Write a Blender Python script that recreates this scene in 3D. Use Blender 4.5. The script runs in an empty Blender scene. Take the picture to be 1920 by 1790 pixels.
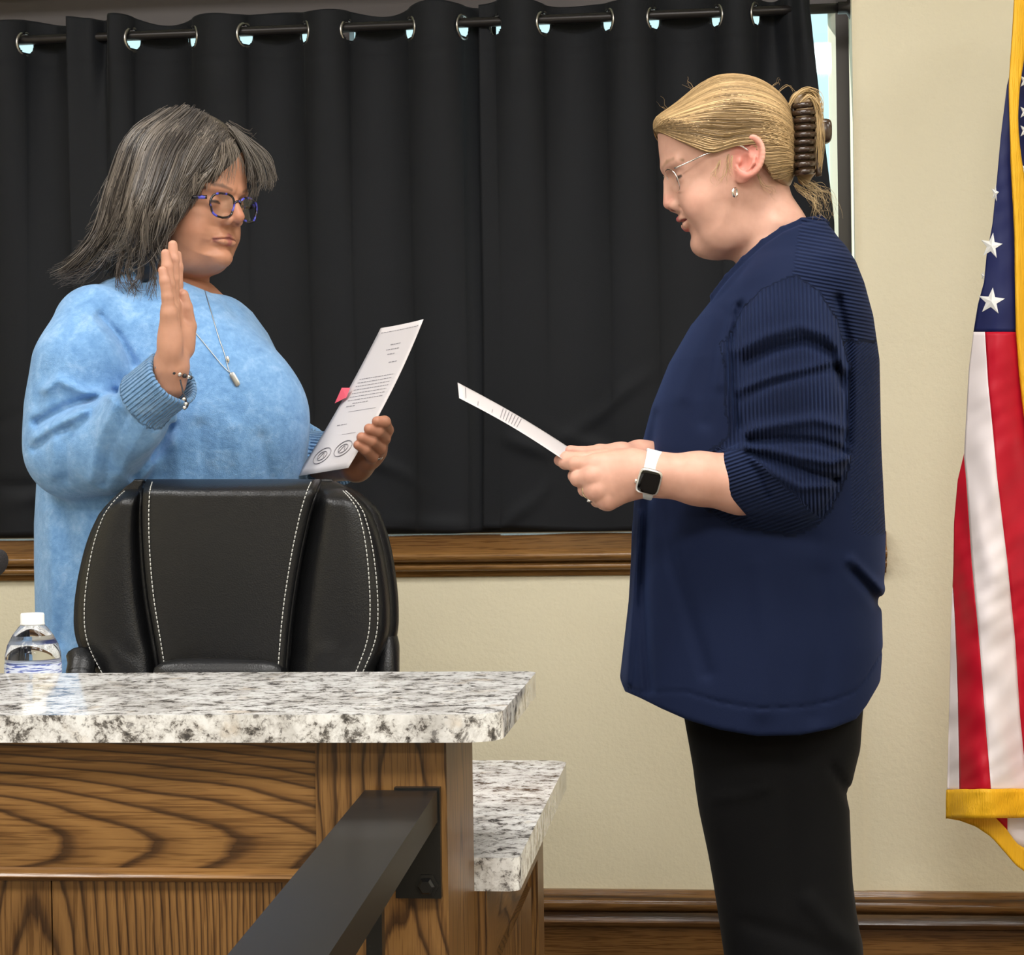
import bpy, bmesh, math, random
import numpy as np
from mathutils import Matrix, Vector

rng = np.random.default_rng(7)
random.seed(7)
scene = bpy.context.scene
COL = scene.collection
PI = math.pi

# ------------------------------------------------------------------ camera
FPX, CX, CY = 3600.0, 960.0, 895.0        # focal length and centre for a 1920 x 1790 frame
EYE = 1.12                                # eye height above the raised floor (z = 0)
YAW, PITCH, ROLL = math.radians(6.0), math.radians(0.24), 0.015
_F = np.array([-math.sin(YAW) * math.cos(PITCH), math.cos(YAW) * math.cos(PITCH), -math.sin(PITCH)])
_R = np.array([math.cos(YAW), math.sin(YAW), 0.0])
_U = np.cross(_R, _F)
CR = _R * math.cos(ROLL) - _U * math.sin(ROLL)
CU = _U * math.cos(ROLL) + _R * math.sin(ROLL)
CF = _F
C0 = np.array([0.0, 0.0, EYE])
cam_data = bpy.data.cameras.new('camera')
cam_data.sensor_fit = 'HORIZONTAL'
cam_data.sensor_width = 36.0
cam_data.lens = 36.0 * FPX / 1920.0
cam_data.clip_start = 0.05
cam = bpy.data.objects.new('camera', cam_data)
COL.objects.link(cam)
cam.matrix_world = Matrix(((CR[0], CU[0], -CF[0], C0[0]), (CR[1], CU[1], -CF[1], C0[1]),
                           (CR[2], CU[2], -CF[2], C0[2]), (0, 0, 0, 1)))
scene.camera = cam

# ------------------------------------------------------------------ world, lights, exposure
scene.view_settings.view_transform = 'Standard'
scene.view_settings.look = 'None'
scene.view_settings.gamma = 1.0
scene.view_settings.use_curve_mapping = False
scene.view_settings.exposure = 0.0
world = bpy.data.worlds.new('daylight')
scene.world = world
world.use_nodes = True
world.node_tree.nodes['Background'].inputs[0].default_value = (0.66, 0.93, 1.0, 1)
world.node_tree.nodes['Background'].inputs[1].default_value = 1.25

CEIL_Z = 2.85
LAMPS = []
def area_light(name, loc, sx, sy, power, col=(1.0, 0.985, 0.965), rot=(0, 0, 0)):
    l = bpy.data.lights.new(name, 'AREA')
    l.shape = 'RECTANGLE'; l.size = sx; l.size_y = sy
    l.energy = power; l.color = col
    o = bpy.data.objects.new(name, l)
    o.location = loc; o.rotation_euler = rot
    COL.objects.link(o)
    LAMPS.append((loc, sx, sy))
    return o
for lx, ly, pw in ((-1.9, 0.3, 43), (0.3, 0.3, 47), (2.3, 0.3, 37), (-1.9, 2.15, 24), (0.1, 2.15, 26), (2.3, 2.15, 20), (-0.6, -2.2, 50), (1.6, -2.2, 46)):
    area_light('ceiling_panel_lamp', (lx, ly, CEIL_Z - 0.03), 1.15, 0.58, pw)

sun = bpy.data.lights.new('sun', 'SUN'); sun.energy = 5.0; sun.angle = 0.01; sun.color = (1, 0.97, 0.9)
sun_o = bpy.data.objects.new('sun', sun); COL.objects.link(sun_o)
sun_o.rotation_euler = Vector((0.75, -0.42, -0.50)).to_track_quat('-Z', 'Y').to_euler()

# ------------------------------------------------------------------ helpers
def q(px, py, d):
    """pixel + depth -> camera coordinates (x right, y depth, z up), metres"""
    return np.array([(px - CX) / FPX * d, d, -(py - CY) / FPX * d])

def c2w(p):
    p = np.asarray(p, float)
    return C0 + p[..., 0:1] * CR + p[..., 1:2] * CF + p[..., 2:3] * CU

def w2c(p):
    v = np.asarray(p, float) - C0
    return np.stack([v @ CR, v @ CF, v @ CU], -1)

def P(px, py, d):
    return c2w(q(px, py, d))

def atY(px, py, Y):
    r = CF + (px - CX) / FPX * CR - (py - CY) / FPX * CU
    return C0 + r * (Y / r[1])

def atZ(px, py, Z):
    r = CF + (px - CX) / FPX * CR - (py - CY) / FPX * CU
    return C0 + r * ((Z - C0[2]) / r[2])

def empty(name, loc, label=None, cat=None, group=None, kind=None):
    o = bpy.data.objects.new(name, None)
    o.location = loc
    o.empty_display_size = 0.05
    COL.objects.link(o)
    tag(o, label, cat, group, kind)
    return o

def tag(o, label=None, cat=None, group=None, kind=None):
    if label: o['label'] = label
    if cat: o['category'] = cat
    if group: o['group'] = group
    if kind: o['kind'] = kind
    return o

def wloc(o):
    v = np.array(o.location, float)
    while o.parent:
        o = o.parent; v = v + np.array(o.location, float)
    return v

def mesh_obj(name, verts, faces, mat, parent=None, smooth=True, loc=None, attrs=None):
    """verts in world coordinates; the object sits at loc (top level) or at its parent's origin"""
    verts = np.asarray(verts, float)
    if parent is not None:
        base = wloc(parent)
        if loc is not None: base = np.asarray(loc, float)
    else:
        base = np.asarray(loc if loc is not None else [verts[:, 0].mean(), verts[:, 1].mean(), verts[:, 2].min()], float)
    me = bpy.data.meshes.new(name)
    v = (verts - base)
    if isinstance(faces, np.ndarray) and faces.ndim == 2:
        n, k = faces.shape
        me.vertices.add(len(v)); me.vertices.foreach_set('co', v.astype(np.float32).ravel())
        me.loops.add(n * k); me.loops.foreach_set('vertex_index', faces.astype(np.int32).ravel())
        me.polygons.add(n); me.polygons.foreach_set('loop_start', np.arange(0, n * k, k, dtype=np.int32))
        me.update(calc_edges=True)
    else:
        me.from_pydata([tuple(a) for a in v], [], [tuple(int(i) for i in f) for f in faces])
    me.validate()
    if smooth:
        me.polygons.foreach_set('use_smooth', np.ones(len(me.polygons), bool))
    if attrs:
        for an, arr in attrs.items():
            arr = np.asarray(arr, np.float32)
            if arr.ndim == 2:
                if arr.shape[1] == 3: arr = np.concatenate([arr, np.ones((len(arr), 1), np.float32)], 1)
                at = me.attributes.new(an, 'FLOAT_COLOR', 'POINT'); at.data.foreach_set('color', arr.ravel())
            else:
                at = me.attributes.new(an, 'FLOAT', 'POINT'); at.data.foreach_set('value', arr.ravel())
    me.materials.append(mat)
    o = bpy.data.objects.new(name, me)
    COL.objects.link(o)
    if parent is not None:
        o.parent = parent
        o.location = base - wloc(parent)
    else:
        o.location = base
    return o

def bm_obj(name, bm, mat, parent=None, smooth=False, loc=None, bevel=0.0, seg=2, autosmooth=None):
    if bevel > 0:
        bmesh.ops.bevel(bm, geom=[e for e in bm.edges if len(e.link_faces) == 2 and e.calc_face_angle(0) > 0.5], offset=bevel, segments=seg, profile=0.6, affect='EDGES')
    bmesh.ops.recalc_face_normals(bm, faces=bm.faces)
    vs = np.array([v.co[:] for v in bm.verts]); bm.verts.index_update()
    fs = [[v.index for v in f.verts] for f in bm.faces]
    bm.free()
    o = mesh_obj(name, vs, fs, mat, parent, smooth, loc)
    if smooth:
        try:
            o.data.set_sharp_from_angle(angle=math.radians(autosmooth or 35))
        except Exception:
            pass
    return o

def bm_box(bm, lo, hi, M=None):
    x0, y0, z0 = lo; x1, y1, z1 = hi
    c = [(x0, y0, z0), (x1, y0, z0), (x1, y1, z0), (x0, y1, z0), (x0, y0, z1), (x1, y0, z1), (x1, y1, z1), (x0, y1, z1)]
    vs = [bm.verts.new(M @ Vector(p) if M is not None else p) for p in c]
    for f in ((0, 3, 2, 1), (4, 5, 6, 7), (0, 1, 5, 4), (1, 2, 6, 5), (2, 3, 7, 6), (3, 0, 4, 7)):
        bm.faces.new([vs[i] for i in f])

def box(name, lo, hi, mat, parent=None, bevel=0.0, seg=2, smooth=None, loc=None, M=None):
    bm = bmesh.new(); bm_box(bm, lo, hi, M)
    return bm_obj(name, bm, mat, parent, smooth=(bevel > 0) if smooth is None else smooth, loc=loc, bevel=bevel, seg=seg)

def prism(name, poly, axis, a0, a1, mat, parent=None, bevel=0.0, seg=2, loc=None, smooth=False):
    """extrude a 2-D polygon along an axis; poly holds the two remaining coordinates in xyz order"""
    bm = bmesh.new()
    def mk(a, u, v):
        return {'x': (a, u, v), 'y': (u, a, v), 'z': (u, v, a)}[axis]
    A = [bm.verts.new(mk(a0, u, v)) for u, v in poly]; B = [bm.verts.new(mk(a1, u, v)) for u, v in poly]
    n = len(poly)
    bm.faces.new(A); bm.faces.new(B[::-1])
    for i in range(n): bm.faces.new((A[i], B[i], B[(i + 1) % n], A[(i + 1) % n]))
    return bm_obj(name, bm, mat, parent, smooth=smooth or bevel > 0, loc=loc, bevel=bevel, seg=seg)

def catmull(pts, n, closed=False):
    p = np.asarray(pts, float); m = len(p)
    if closed: idx = lambda i: p[i % m]
    else: idx = lambda i: p[min(max(i, 0), m - 1)] if 0 <= i < m else (2 * p[0] - p[1] if i < 0 else 2 * p[-1] - p[-2])
    out = []
    segs = m if closed else m - 1
    ts = np.linspace(0, segs, n, endpoint=not closed)
    for t in ts:
        i = min(int(t), segs - 1); f = t - i
        a, b, c, d = idx(i - 1), idx(i), idx(i + 1), idx(i + 2)
        out.append(0.5 * (2 * b + (c - a) * f + (2 * a - 5 * b + 4 * c - d) * f * f + (3 * b - a - 3 * c + d) * f ** 3))
    return np.array(out)

def tube_geo(path, r, sides=8, closed=False, flat=1.0, up=None):
    """swept tube; r scalar or per-point; flat squashes along the second normal"""
    p = np.asarray(path, float); n = len(p)
    r = np.broadcast_to(np.asarray(r, float), (n,))
    t = (np.roll(p, -1, 0) - np.roll(p, 1, 0)) if closed else np.gradient(p, axis=0)
    t /= np.linalg.norm(t, axis=1, keepdims=True) + 1e-12
    ref = np.array(up if up is not None else ([0, 0, 1.0] if abs(t[:, 2]).mean() < 0.8 else [1.0, 0, 0]))
    a = np.cross(t, ref); a /= np.linalg.norm(a, axis=1, keepdims=True) + 1e-12
    if up is None:
        for i in range(1, n):
            v = a[i - 1] - t[i] * (a[i - 1] @ t[i]); a[i] = v / (np.linalg.norm(v) + 1e-12)
    b = np.cross(t, a)
    th = np.arange(sides) / sides * 2 * PI
    V = p[:, None] + r[:, None, None] * (np.cos(th)[None, :, None] * a[:, None] + flat * np.sin(th)[None, :, None] * b[:, None])
    V = V.reshape(-1, 3)
    F = []
    for i in range(n if closed else n - 1):
        j = (i + 1) % n
        for k in range(sides):
            l = (k + 1) % sides
            F.append((i * sides + k, j * sides + k, j * sides + l, i * sides + l))
    if not closed:
        F.append(tuple(range(sides))); F.append(tuple(range((n - 1) * sides, n * sides))[::-1])
    return V, F

def join_geo(parts):
    V, F, o = [], [], 0
    for v, f in parts:
        V.append(v); F += [tuple(i + o for i in g) for g in f]; o += len(v)
    return np.concatenate(V), F

def lathe_geo(profile, sides=24, centre=(0, 0, 0)):
    V, F = [], []
    th = np.arange(sides) / sides * 2 * PI
    for r, z in profile:
        V += [(centre[0] + r * math.cos(a), centre[1] + r * math.sin(a), centre[2] + z) for a in th]
    n = len(profile)
    for i in range(n - 1):
        for k in range(sides):
            l = (k + 1) % sides
            F.append((i * sides + k, i * sides + l, (i + 1) * sides + l, (i + 1) * sides + k))
    if profile[0][0] > 1e-5: F.append(tuple(range(sides))[::-1])
    if profile[-1][0] > 1e-5: F.append(tuple(range((n - 1) * sides, n * sides)))
    return np.array(V), F

def grid_faces(nu, nv, mask=None):
    i, j = np.meshgrid(np.arange(nu - 1), np.arange(nv - 1), indexing='ij')
    f = np.stack([i * nv + j, (i + 1) * nv + j, (i + 1) * nv + j + 1, i * nv + j + 1], -1).reshape(-1, 4)
    return f if mask is None else f[mask.reshape(-1)]

# ------------------------------------------------------------------ materials
def srgb(r, g, b):
    f = lambda c: ((c / 255 + 0.055) / 1.055) ** 2.4 if c > 10 else c / 255 / 12.92
    return (f(r), f(g), f(b), 1.0)

class Mat:
    def __init__(s, name, base=(0.5, 0.5, 0.5, 1), rough=0.5, metal=0.0, spec=0.5, **kw):
        s.m = bpy.data.materials.new(name); s.m.use_nodes = True
        s.t = s.m.node_tree; s.b = s.t.nodes['Principled BSDF']
        s.b.inputs['Base Color'].default_value = base
        s.b.inputs['Roughness'].default_value = rough
        s.b.inputs['Metallic'].default_value = metal
        s.b.inputs['Specular IOR Level'].default_value = spec
        for k, v in kw.items(): s.b.inputs[k.replace('_', ' ')].default_value = v
    def n(s, typ, **kw):
        nd = s.t.nodes.new(typ)
        for k, v in kw.items():
            if hasattr(nd, k): setattr(nd, k, v)
            else: nd.inputs[k.replace('_', ' ')].default_value = v
        return nd
    def l(s, a, b): s.t.links.new(a, b)
    def coord(s, scale=(1, 1, 1), rot=(0, 0, 0), loc=(0, 0, 0), out='Object'):
        tc = s.n('ShaderNodeTexCoord'); mp = s.n('ShaderNodeMapping')
        mp.inputs['Scale'].default_value = scale; mp.inputs['Rotation'].default_value = rot; mp.inputs['Location'].default_value = loc
        s.l(tc.outputs[out], mp.inputs[0]); return mp.outputs[0]
    def noise(s, vec, scale, detail=4, rough=0.5, dist=0.0):
        nd = s.n('ShaderNodeTexNoise'); nd.inputs['Scale'].default_value = scale; nd.inputs['Detail'].default_value = detail
        nd.inputs['Roughness'].default_value = rough; nd.inputs['Distortion'].default_value = dist
        if vec is not None: s.l(vec, nd.inputs['Vector'])
        return nd.outputs['Fac']
    def ramp(s, fac, stops, interp='LINEAR'):
        r = s.n('ShaderNodeValToRGB'); r.color_ramp.interpolation = interp
        e = r.color_ramp.elements
        while len(e) > 1: e.remove(e[-1])
        e[0].position = stops[0][0]; e[0].color = stops[0][1]
        for p, c in stops[1:]:
            x = e.new(p); x.color = c
        s.l(fac, r.inputs[0]); return r.outputs[0]
    def math(s, op, a, b=None):
        m = s.n('ShaderNodeMath', operation=op)
        for i, v in enumerate((a, b)):
            if v is None: continue
            if isinstance(v, (int, float)): m.inputs[i].default_value = v
            else: s.l(v, m.inputs[i])
        return m.outputs[0]
    def mix(s, fac, a, b, mode='MIX'):
        m = s.n('ShaderNodeMix', data_type='RGBA', blend_type=mode)
        for i, v in ((0, fac), (6, a), (7, b)):
            if isinstance(v, (int, float, tuple)): m.inputs[i].default_value = v
            else: s.l(v, m.inputs[i])
        return m.outputs[2]
    def bump(s, h, strength=0.3, dist=0.01, prev=None):
        b = s.n('ShaderNodeBump'); b.inputs['Strength'].default_value = strength; b.inputs['Distance'].default_value = dist
        s.l(h, b.inputs['Height'])
        if prev is not None: s.l(prev, b.inputs['Normal'])
        s.l(b.outputs[0], s.b.inputs['Normal']); return b.outputs[0]
    def color(s, c): s.l(c, s.b.inputs['Base Color'])
    def attr(s, name, color=False):
        a = s.n('ShaderNodeAttribute', attribute_name=name); return a.outputs['Color' if color else 'Fac']

def m_wall():
    m = Mat('cream_orange_peel_paint', srgb(216, 207, 180), 0.6, spec=0.3)
    c = m.coord()
    m.color(m.mix(m.noise(c, 3.0, 3), srgb(231, 223, 197), srgb(226, 217, 189)))
    h = m.math('ADD', m.noise(c, 120, 2, 0.55), m.math('MULTIPLY', m.noise(c, 45, 2), 0.8))
    m.bump(h, 0.17, 0.006); return m.m

def m_wood(name, axis, dark=1.0, centre=(0, 0, 0), ratio=0.13, period=0.0066, glossy=0.32, warp=0.006):
    """stained plain-sawn oak: nested growth rings stretched along the grain axis (object coordinates)"""
    m = Mat(name, (0.2, 0.1, 0.03, 1), glossy, spec=0.45)
    k = {'x': 0, 'y': 1, 'z': 2}[axis]
    sc_ = [1.0, 1.0, 1.0]; sc_[k] = ratio
    loc = tuple(-centre[i] * sc_[i] for i in range(3))
    c = m.coord(tuple(sc_), loc=loc)
    # slow wander of the rings plus small ragged edges
    st = [5.0, 5.0, 5.0]; st[k] = 1.6
    w1 = m.noise(m.coord(tuple(st), loc=(centre[0], 3.1, centre[2])), 1.0, 3, 0.55)
    st = [60.0, 60.0, 60.0]; st[k] = 7.0
    w2 = m.noise(m.coord(tuple(st)), 1.0, 3, 0.6)
    ln = m.n('ShaderNodeVectorMath', operation='LENGTH'); m.l(c, ln.inputs[0])
    f = m.math('ADD', ln.outputs['Value'], m.math('ADD', m.math('MULTIPLY', w1, warp * 7), m.math('MULTIPLY', w2, warp * 0.75)))
    ring = m.math('FRACT', m.math('DIVIDE', f, period))
    col = m.ramp(ring, [(0.0, srgb(62, 41, 22)), (0.09, srgb(74, 50, 27)), (0.20, srgb(112, 80, 44)), (0.60, srgb(133, 98, 56)), (0.90, srgb(126, 92, 52)), (1.0, srgb(70, 46, 25))])
    st2 = [420.0, 420.0, 420.0]; st2[k] = 14.0
    pn = m.noise(m.coord(tuple(st2)), 1.0, 2, 0.6)
    pores = m.ramp(pn, [(0.38, (0.50, 0.44, 0.38, 1)), (0.50, (1, 1, 1, 1))])
    tint = m.ramp(m.noise(m.coord(), 7, 3), [(0.3, (0.80 * dark, 0.78 * dark, 0.76 * dark, 1)), (0.7, (1.06 * dark, 1.03 * dark, 0.98 * dark, 1))])
    m.color(m.mix(1.0, m.mix(0.8, col, pores, 'MULTIPLY'), tint, 'MULTIPLY'))
    m.bump(pn, 0.10, 0.002)
    return m.m

def m_granite():
    m = Mat('polished_white_granite', (0.7, 0.7, 0.68, 1), 0.07, spec=0.55)
    n1 = m.noise(m.coord(), 50, 6, 0.74, 0.3)
    patch = m.ramp(n1, [(0.345, srgb(62, 60, 60)), (0.41, srgb(120, 116, 112)), (0.455, srgb(206, 204, 201)), (0.56, srgb(236, 236, 234)), (0.70, srgb(243, 243, 242))])
    n2 = m.noise(m.coord(loc=(3, 1, 2)), 120, 5, 0.7, 0.5)
    speck = m.ramp(n2, [(0.36, (0.25, 0.24, 0.24, 1)), (0.43, (0.88, 0.87, 0.86, 1)), (0.47, (1, 1, 1, 1))])
    n3 = m.noise(m.coord(loc=(7, 3, 1)), 13, 4, 0.6)
    big = m.ramp(n3, [(0.36, (0.62, 0.60, 0.58, 1)), (0.50, (0.97, 0.96, 0.95, 1)), (0.62, (1, 1, 1, 1))])
    brown = m.ramp(m.noise(m.coord(loc=(1, 9, 4)), 26, 3), [(0.62, (1, 1, 1, 1)), (0.74, (0.88, 0.80, 0.71, 1))])
    m.color(m.mix(1.0, m.mix(0.85, m.mix(0.85, patch, speck, 'MULTIPLY'), big, 'MULTIPLY'), brown, 'MULTIPLY'))
    return m.m

def m_leather():
    m = Mat('black_leather', (0.007, 0.0072, 0.0080, 1), 0.36, spec=0.42)
    c = m.coord()
    v = m.n('ShaderNodeTexVoronoi', Scale=420.0); m.l(c, v.inputs[0])
    m.bump(m.math('ADD', v.outputs['Distance'], m.math('MULTIPLY', m.noise(c, 18, 3), 1.5)), 0.10, 0.004); return m.m

def m_fabric(name, col, rough=0.85, weave=1500, bump=0.15, sheen=0.0, var=0.12):
    m = Mat(name, col, rough, spec=0.2)
    c = m.coord()
    hi = tuple(min(1, a * (1 + var)) for a in col[:3]) + (1,); lo = tuple(a * (1 - var) for a in col[:3]) + (1,)
    m.color(m.mix(m.noise(c, 9, 4), lo, hi))
    m.bump(m.noise(c, weave, 2), bump, 0.002)
    if sheen: m.b.inputs['Sheen Weight'].default_value = sheen; m.b.inputs['Sheen Roughness'].default_value = 0.4
    return m.m

WALL = m_wall()
OAK_X = m_wood('oak_horizontal_grain', 'x', 1.14, centre=(0.35, 0, 0.755), ratio=0.13, period=0.0058, warp=0.0032)
OAK_Z = m_wood('oak_vertical_grain', 'z', 0.98, centre=(0.60, 0, 0.25), ratio=0.10, period=0.0060, warp=0.005)
OAK_POST = m_wood('oak_post_grain', 'z', 1.05, centre=(0.98, 0, 0.45), ratio=0.07, period=0.0085, warp=0.010)
OAK_Y = m_wood('oak_side_grain', 'y', 0.80, centre=(0.0, 0.3, 0.60), ratio=0.1)
OAK_TRIM = m_wood('oak_trim', 'x', 1.12, centre=(0.4, 0.9, 0.4), ratio=0.03, period=0.055, glossy=0.20, warp=0.004)
GRANITE = m_granite()
LEATHER = m_leather()
STITCH = Mat('white_thread', srgb(190, 190, 185), 0.7).m
STEEL_BLK = Mat('black_powder_coat', (0.007, 0.007, 0.0075, 1), 0.34, spec=0.4)
_c = STEEL_BLK.coord(); STEEL_BLK.color(STEEL_BLK.ramp(STEEL_BLK.noise(_c, 60, 5, 0.7), [(0.62, (0.0065, 0.0062, 0.006, 1)), (0.78, (0.026, 0.024, 0.022, 1))])); STEEL_BLK = STEEL_BLK.m
CURTAIN = m_fabric('charcoal_blackout_cloth', (0.0085, 0.0098, 0.0126, 1), 0.66, 900, 0.18, 0.06, 0.10)
NICKEL = Mat('brushed_nickel', (0.42, 0.41, 0.39, 1), 0.3, 1.0).m
BRONZE = Mat('dark_bronze_rod', (0.030, 0.027, 0.027, 1), 0.32, 0.6).m
FRAME_M = Mat('dark_bronze_window_frame', srgb(62, 52, 50), 0.45).m
BEAD_LIT = Mat('glazing_bead_painted_sunlit', srgb(226, 216, 192), 0.5).m  # pale tone puts the daylight on the frame edge into the colour
CEIL_M = m_fabric('white_ceiling_tile', (0.72, 0.70, 0.66, 1), 0.9, 200, 0.2)
CARPET = m_fabric('brown_grey_carpet', (0.12, 0.10, 0.085, 1), 0.95, 400, 0.6)
def m_glass(name, tint=(1, 1, 1, 1), rough=0.0, ior=1.45):
    m = Mat(name, tint, rough, spec=0.5)
    m.b.inputs['Transmission Weight'].default_value = 1.0; m.b.inputs['IOR'].default_value = ior
    return m.m
def m_pane(name, amount=0.92, tint=(0.95, 1, 1, 1)):
    """thin clear sheet: mostly lets light straight through, with a gloss on top"""
    m = bpy.data.materials.new(name); m.use_nodes = True; t = m.node_tree
    for nd in list(t.nodes): t.nodes.remove(nd)
    o = t.nodes.new('ShaderNodeOutputMaterial'); mx = t.nodes.new('ShaderNodeMixShader')
    a = t.nodes.new('ShaderNodeBsdfTransparent'); g = t.nodes.new('ShaderNodeBsdfGlossy')
    a.inputs[0].default_value = tint; g.inputs['Roughness'].default_value = 0.03
    mx.inputs[0].default_value = 0.04
    t.links.new(a.outputs[0], mx.inputs[1]); t.links.new(g.outputs[0], mx.inputs[2])
    t.links.new(mx.outputs[0], o.inputs[0]); return m
PANE = m_pane('window_glass')
# ------------------------------------------------------------------ the room
WY = 4.0                      # inner face of the back wall
RECESS = 0.21
XL, XR, YF = -3.6, 3.4, -4.2
LOW = -0.36                   # the lower floor in front of the dais
DAIS_Y = 1.55
wx1 = atY(1611, 500, WY)[0]   # right edge of the window opening
wz1 = atY(0, -62, WY)[2]      # top of the opening
wz0 = atY(900, 1004, WY - 0.026)[2]   # bottom of the opening
wx0 = -3.0
def struct(o): o['kind'] = 'structure'; return o

bm = bmesh.new()
wzw = wz0 - 0.03
xs = [XL, wx0, wx1, XR]; zs = [LOW, wzw, wz1, CEIL_Z]
for i in range(3):
    for j in range(3):
        if i == 1 and j == 1: continue
        a = [bm.verts.new((x, WY, z)) for x, z in ((xs[i], zs[j]), (xs[i + 1], zs[j]), (xs[i + 1], zs[j + 1]), (xs[i], zs[j + 1]))]
        bm.faces.new(a)
bmesh.ops.remove_doubles(bm, verts=bm.verts, dist=1e-5)
# reveals of the window recess, with a rounded bullnose on the right
rb = 0.012
def quad(a, b, c, d): bm.faces.new([bm.verts.new(p) for p in (a, b, c, d)])
quad((wx1, WY, wzw), (wx1, WY + RECESS, wzw), (wx1, WY + RECESS, wz1), (wx1, WY, wz1))
quad((wx0, WY, wzw), (wx0, WY, wz1), (wx0, WY + RECESS, wz1), (wx0, WY + RECESS, wzw))
quad((wx0, WY, wz1), (wx1, WY, wz1), (wx1, WY + RECESS, wz1), (wx0, WY + RECESS, wz1))
quad((wx0, WY, wzw), (wx0, WY + RECESS, wzw), (wx1, WY + RECESS, wzw), (wx1, WY, wzw))
bmesh.ops.remove_doubles(bm, verts=bm.verts, dist=1e-5)
_es = [e for e in bm.edges if len(e.link_faces) == 2 and all(abs(v.co.x - wx1) < 1e-4 and abs(v.co.y - WY) < 1e-4 for v in e.verts)]
bmesh.ops.bevel(bm, geom=_es, offset=rb, segments=5, profile=0.5, affect='EDGES')
struct(bm_obj('wall_back', bm, WALL, smooth=True))
struct(box('wall_left', (XL - 0.1, YF, LOW), (XL, WY, CEIL_Z), WALL))
struct(box('wall_right', (XR, YF, LOW), (XR + 0.1, WY, CEIL_Z), WALL))
struct(box('wall_front', (XL - 0.1, YF - 0.1, LOW), (XR + 0.1, YF, CEIL_Z), WALL))
struct(box('ceiling', (XL - 0.1, YF - 0.1, CEIL_Z), (XR + 0.1, WY + 0.3, CEIL_Z + 0.08), CEIL_M))
fl = struct(box('floor', (XL, DAIS_Y, -0.06), (XR, WY, 0.0), CARPET))
struct(box('floor_lower', (XL, YF, LOW - 0.06), (XR, DAIS_Y, LOW), CARPET))
struct(box('wall_dais_riser', (XL, DAIS_Y, LOW), (XR, DAIS_Y + 0.02, -0.06), OAK_X))

# window: frame at the back of the recess, panes, mullions
win = empty('window_1', ((wx0 + wx1) / 2, WY + RECESS, wz0), kind='structure')
WYB = WY + RECESS
fx_in = atY(1570, 300, WYB)[0]          # inner edge of the right jamb
jamb = wx1 - fx_in
box('jamb', (fx_in, WYB - 0.004, wz0), (wx1, WYB + 0.05, wz1), FRAME_M, win, 0.003)
box('jamb', (wx0, WYB - 0.03, wz0), (wx0 + jamb, WYB + 0.05, wz1), FRAME_M, win, 0.003)
box('head', (wx0 + jamb, WYB - 0.03, wz1 - 0.11), (fx_in, WYB + 0.05, wz1), FRAME_M, win, 0.003)
box('window_sill_frame', (wx0 + jamb, WYB - 0.03, wz0), (fx_in, WYB + 0.05, wz0 + 0.014), FRAME_M, win, 0.003)
prism('glazing_bead', [(fx_in, WYB - 0.003), (fx_in, WYB + 0.03), (fx_in - 0.015, WYB + 0.03), (fx_in - 0.014, WYB + 0.022)], 'z', wz0 + 0.014, wz1 - 0.075, BEAD_LIT, win)  # slanted and pale to stand in for the backlit glow along the frame edge
mul = [wx0 + jamb + (fx_in - wx0 - jamb) * k / 3 for k in range(4)]
for k in (1, 2):
    box('mullion', (mul[k] - 0.02, WYB - 0.02, wz0 + 0.014), (mul[k] + 0.02, WYB + 0.04, wz1 - 0.075), FRAME_M, win, 0.003)
for k in range(3):
    box('pane', (mul[k], WYB + 0.012, wz0 + 0.012), (mul[k + 1], WYB + 0.016, wz1 - 0.07), PANE, win)

# pale building across the street, seen through the gap beside the curtain
EXT = Mat('pale_stucco', srgb(240, 240, 236), 0.8).m
EXTW = Mat('sky_reflecting_shop_glass', srgb(150, 205, 220), 0.2).m
ext = empty('building', (3.2, 14.0, LOW), 'white building with a band of windows outside the window', 'building')
box('wall', (1.0, 14.0, LOW), (6.5, 15.0, 2.05), EXT, ext)
box('parapet', (0.9, 13.9, 2.35), (6.6, 15.1, 2.62), EXT, ext)
for k in range(4):
    box('window', (1.3 + k * 1.3, 13.97, 2.05), (2.45 + k * 1.3, 14.1, 2.35), EXTW, ext)
struct(box('ground_outside', (-20, WY + 0.6, LOW - 0.1), (20, 40, LOW - 0.02), EXT))

# wooden stool and apron under the window
sz = lambda py, Y: atY(900, py, Y)[2]
zt = sz(1034, WY - 0.045)
zb = sz(1080, WY - 0.004)
hgt = zt - zb
prof = [(WYB - 0.03, wz0), (WY - 0.022, wz0), (WY - 0.026, wz0 - 0.003), (WY - 0.027, zt + 0.003)]
for a in np.linspace(80, -80, 9):      # upper bead
    prof.append((WY - 0.030 - 0.014 * math.cos(math.radians(a)), zt - 0.011 + 0.011 * math.sin(math.radians(a))))
prof += [(WY - 0.026, zt - 0.024)]
for a in np.linspace(80, -80, 7):      # lower bead
    prof.append((WY - 0.022 - 0.010 * math.cos(math.radians(a)), zt - 0.033 + 0.008 * math.sin(math.radians(a))))
prof += [(WY - 0.015, zt - 0.043), (WY - 0.012, zb), (WY + 0.0, zb), (WY + 0.0, wz0 - 0.015), (WYB - 0.03, wz0 - 0.015)]
xh = atY(1663, 1050, WY - 0.03)[0]
o = prism('window_sill', prof, 'x', wx0 - 0.06, wx1 - 0.001, OAK_TRIM, win, smooth=True)
prof2 = [(min(y, WY), z) for y, z in prof]
prism('window_sill', prof2, 'x', wx1 - 0.001, xh, OAK_TRIM, win, smooth=True)

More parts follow.
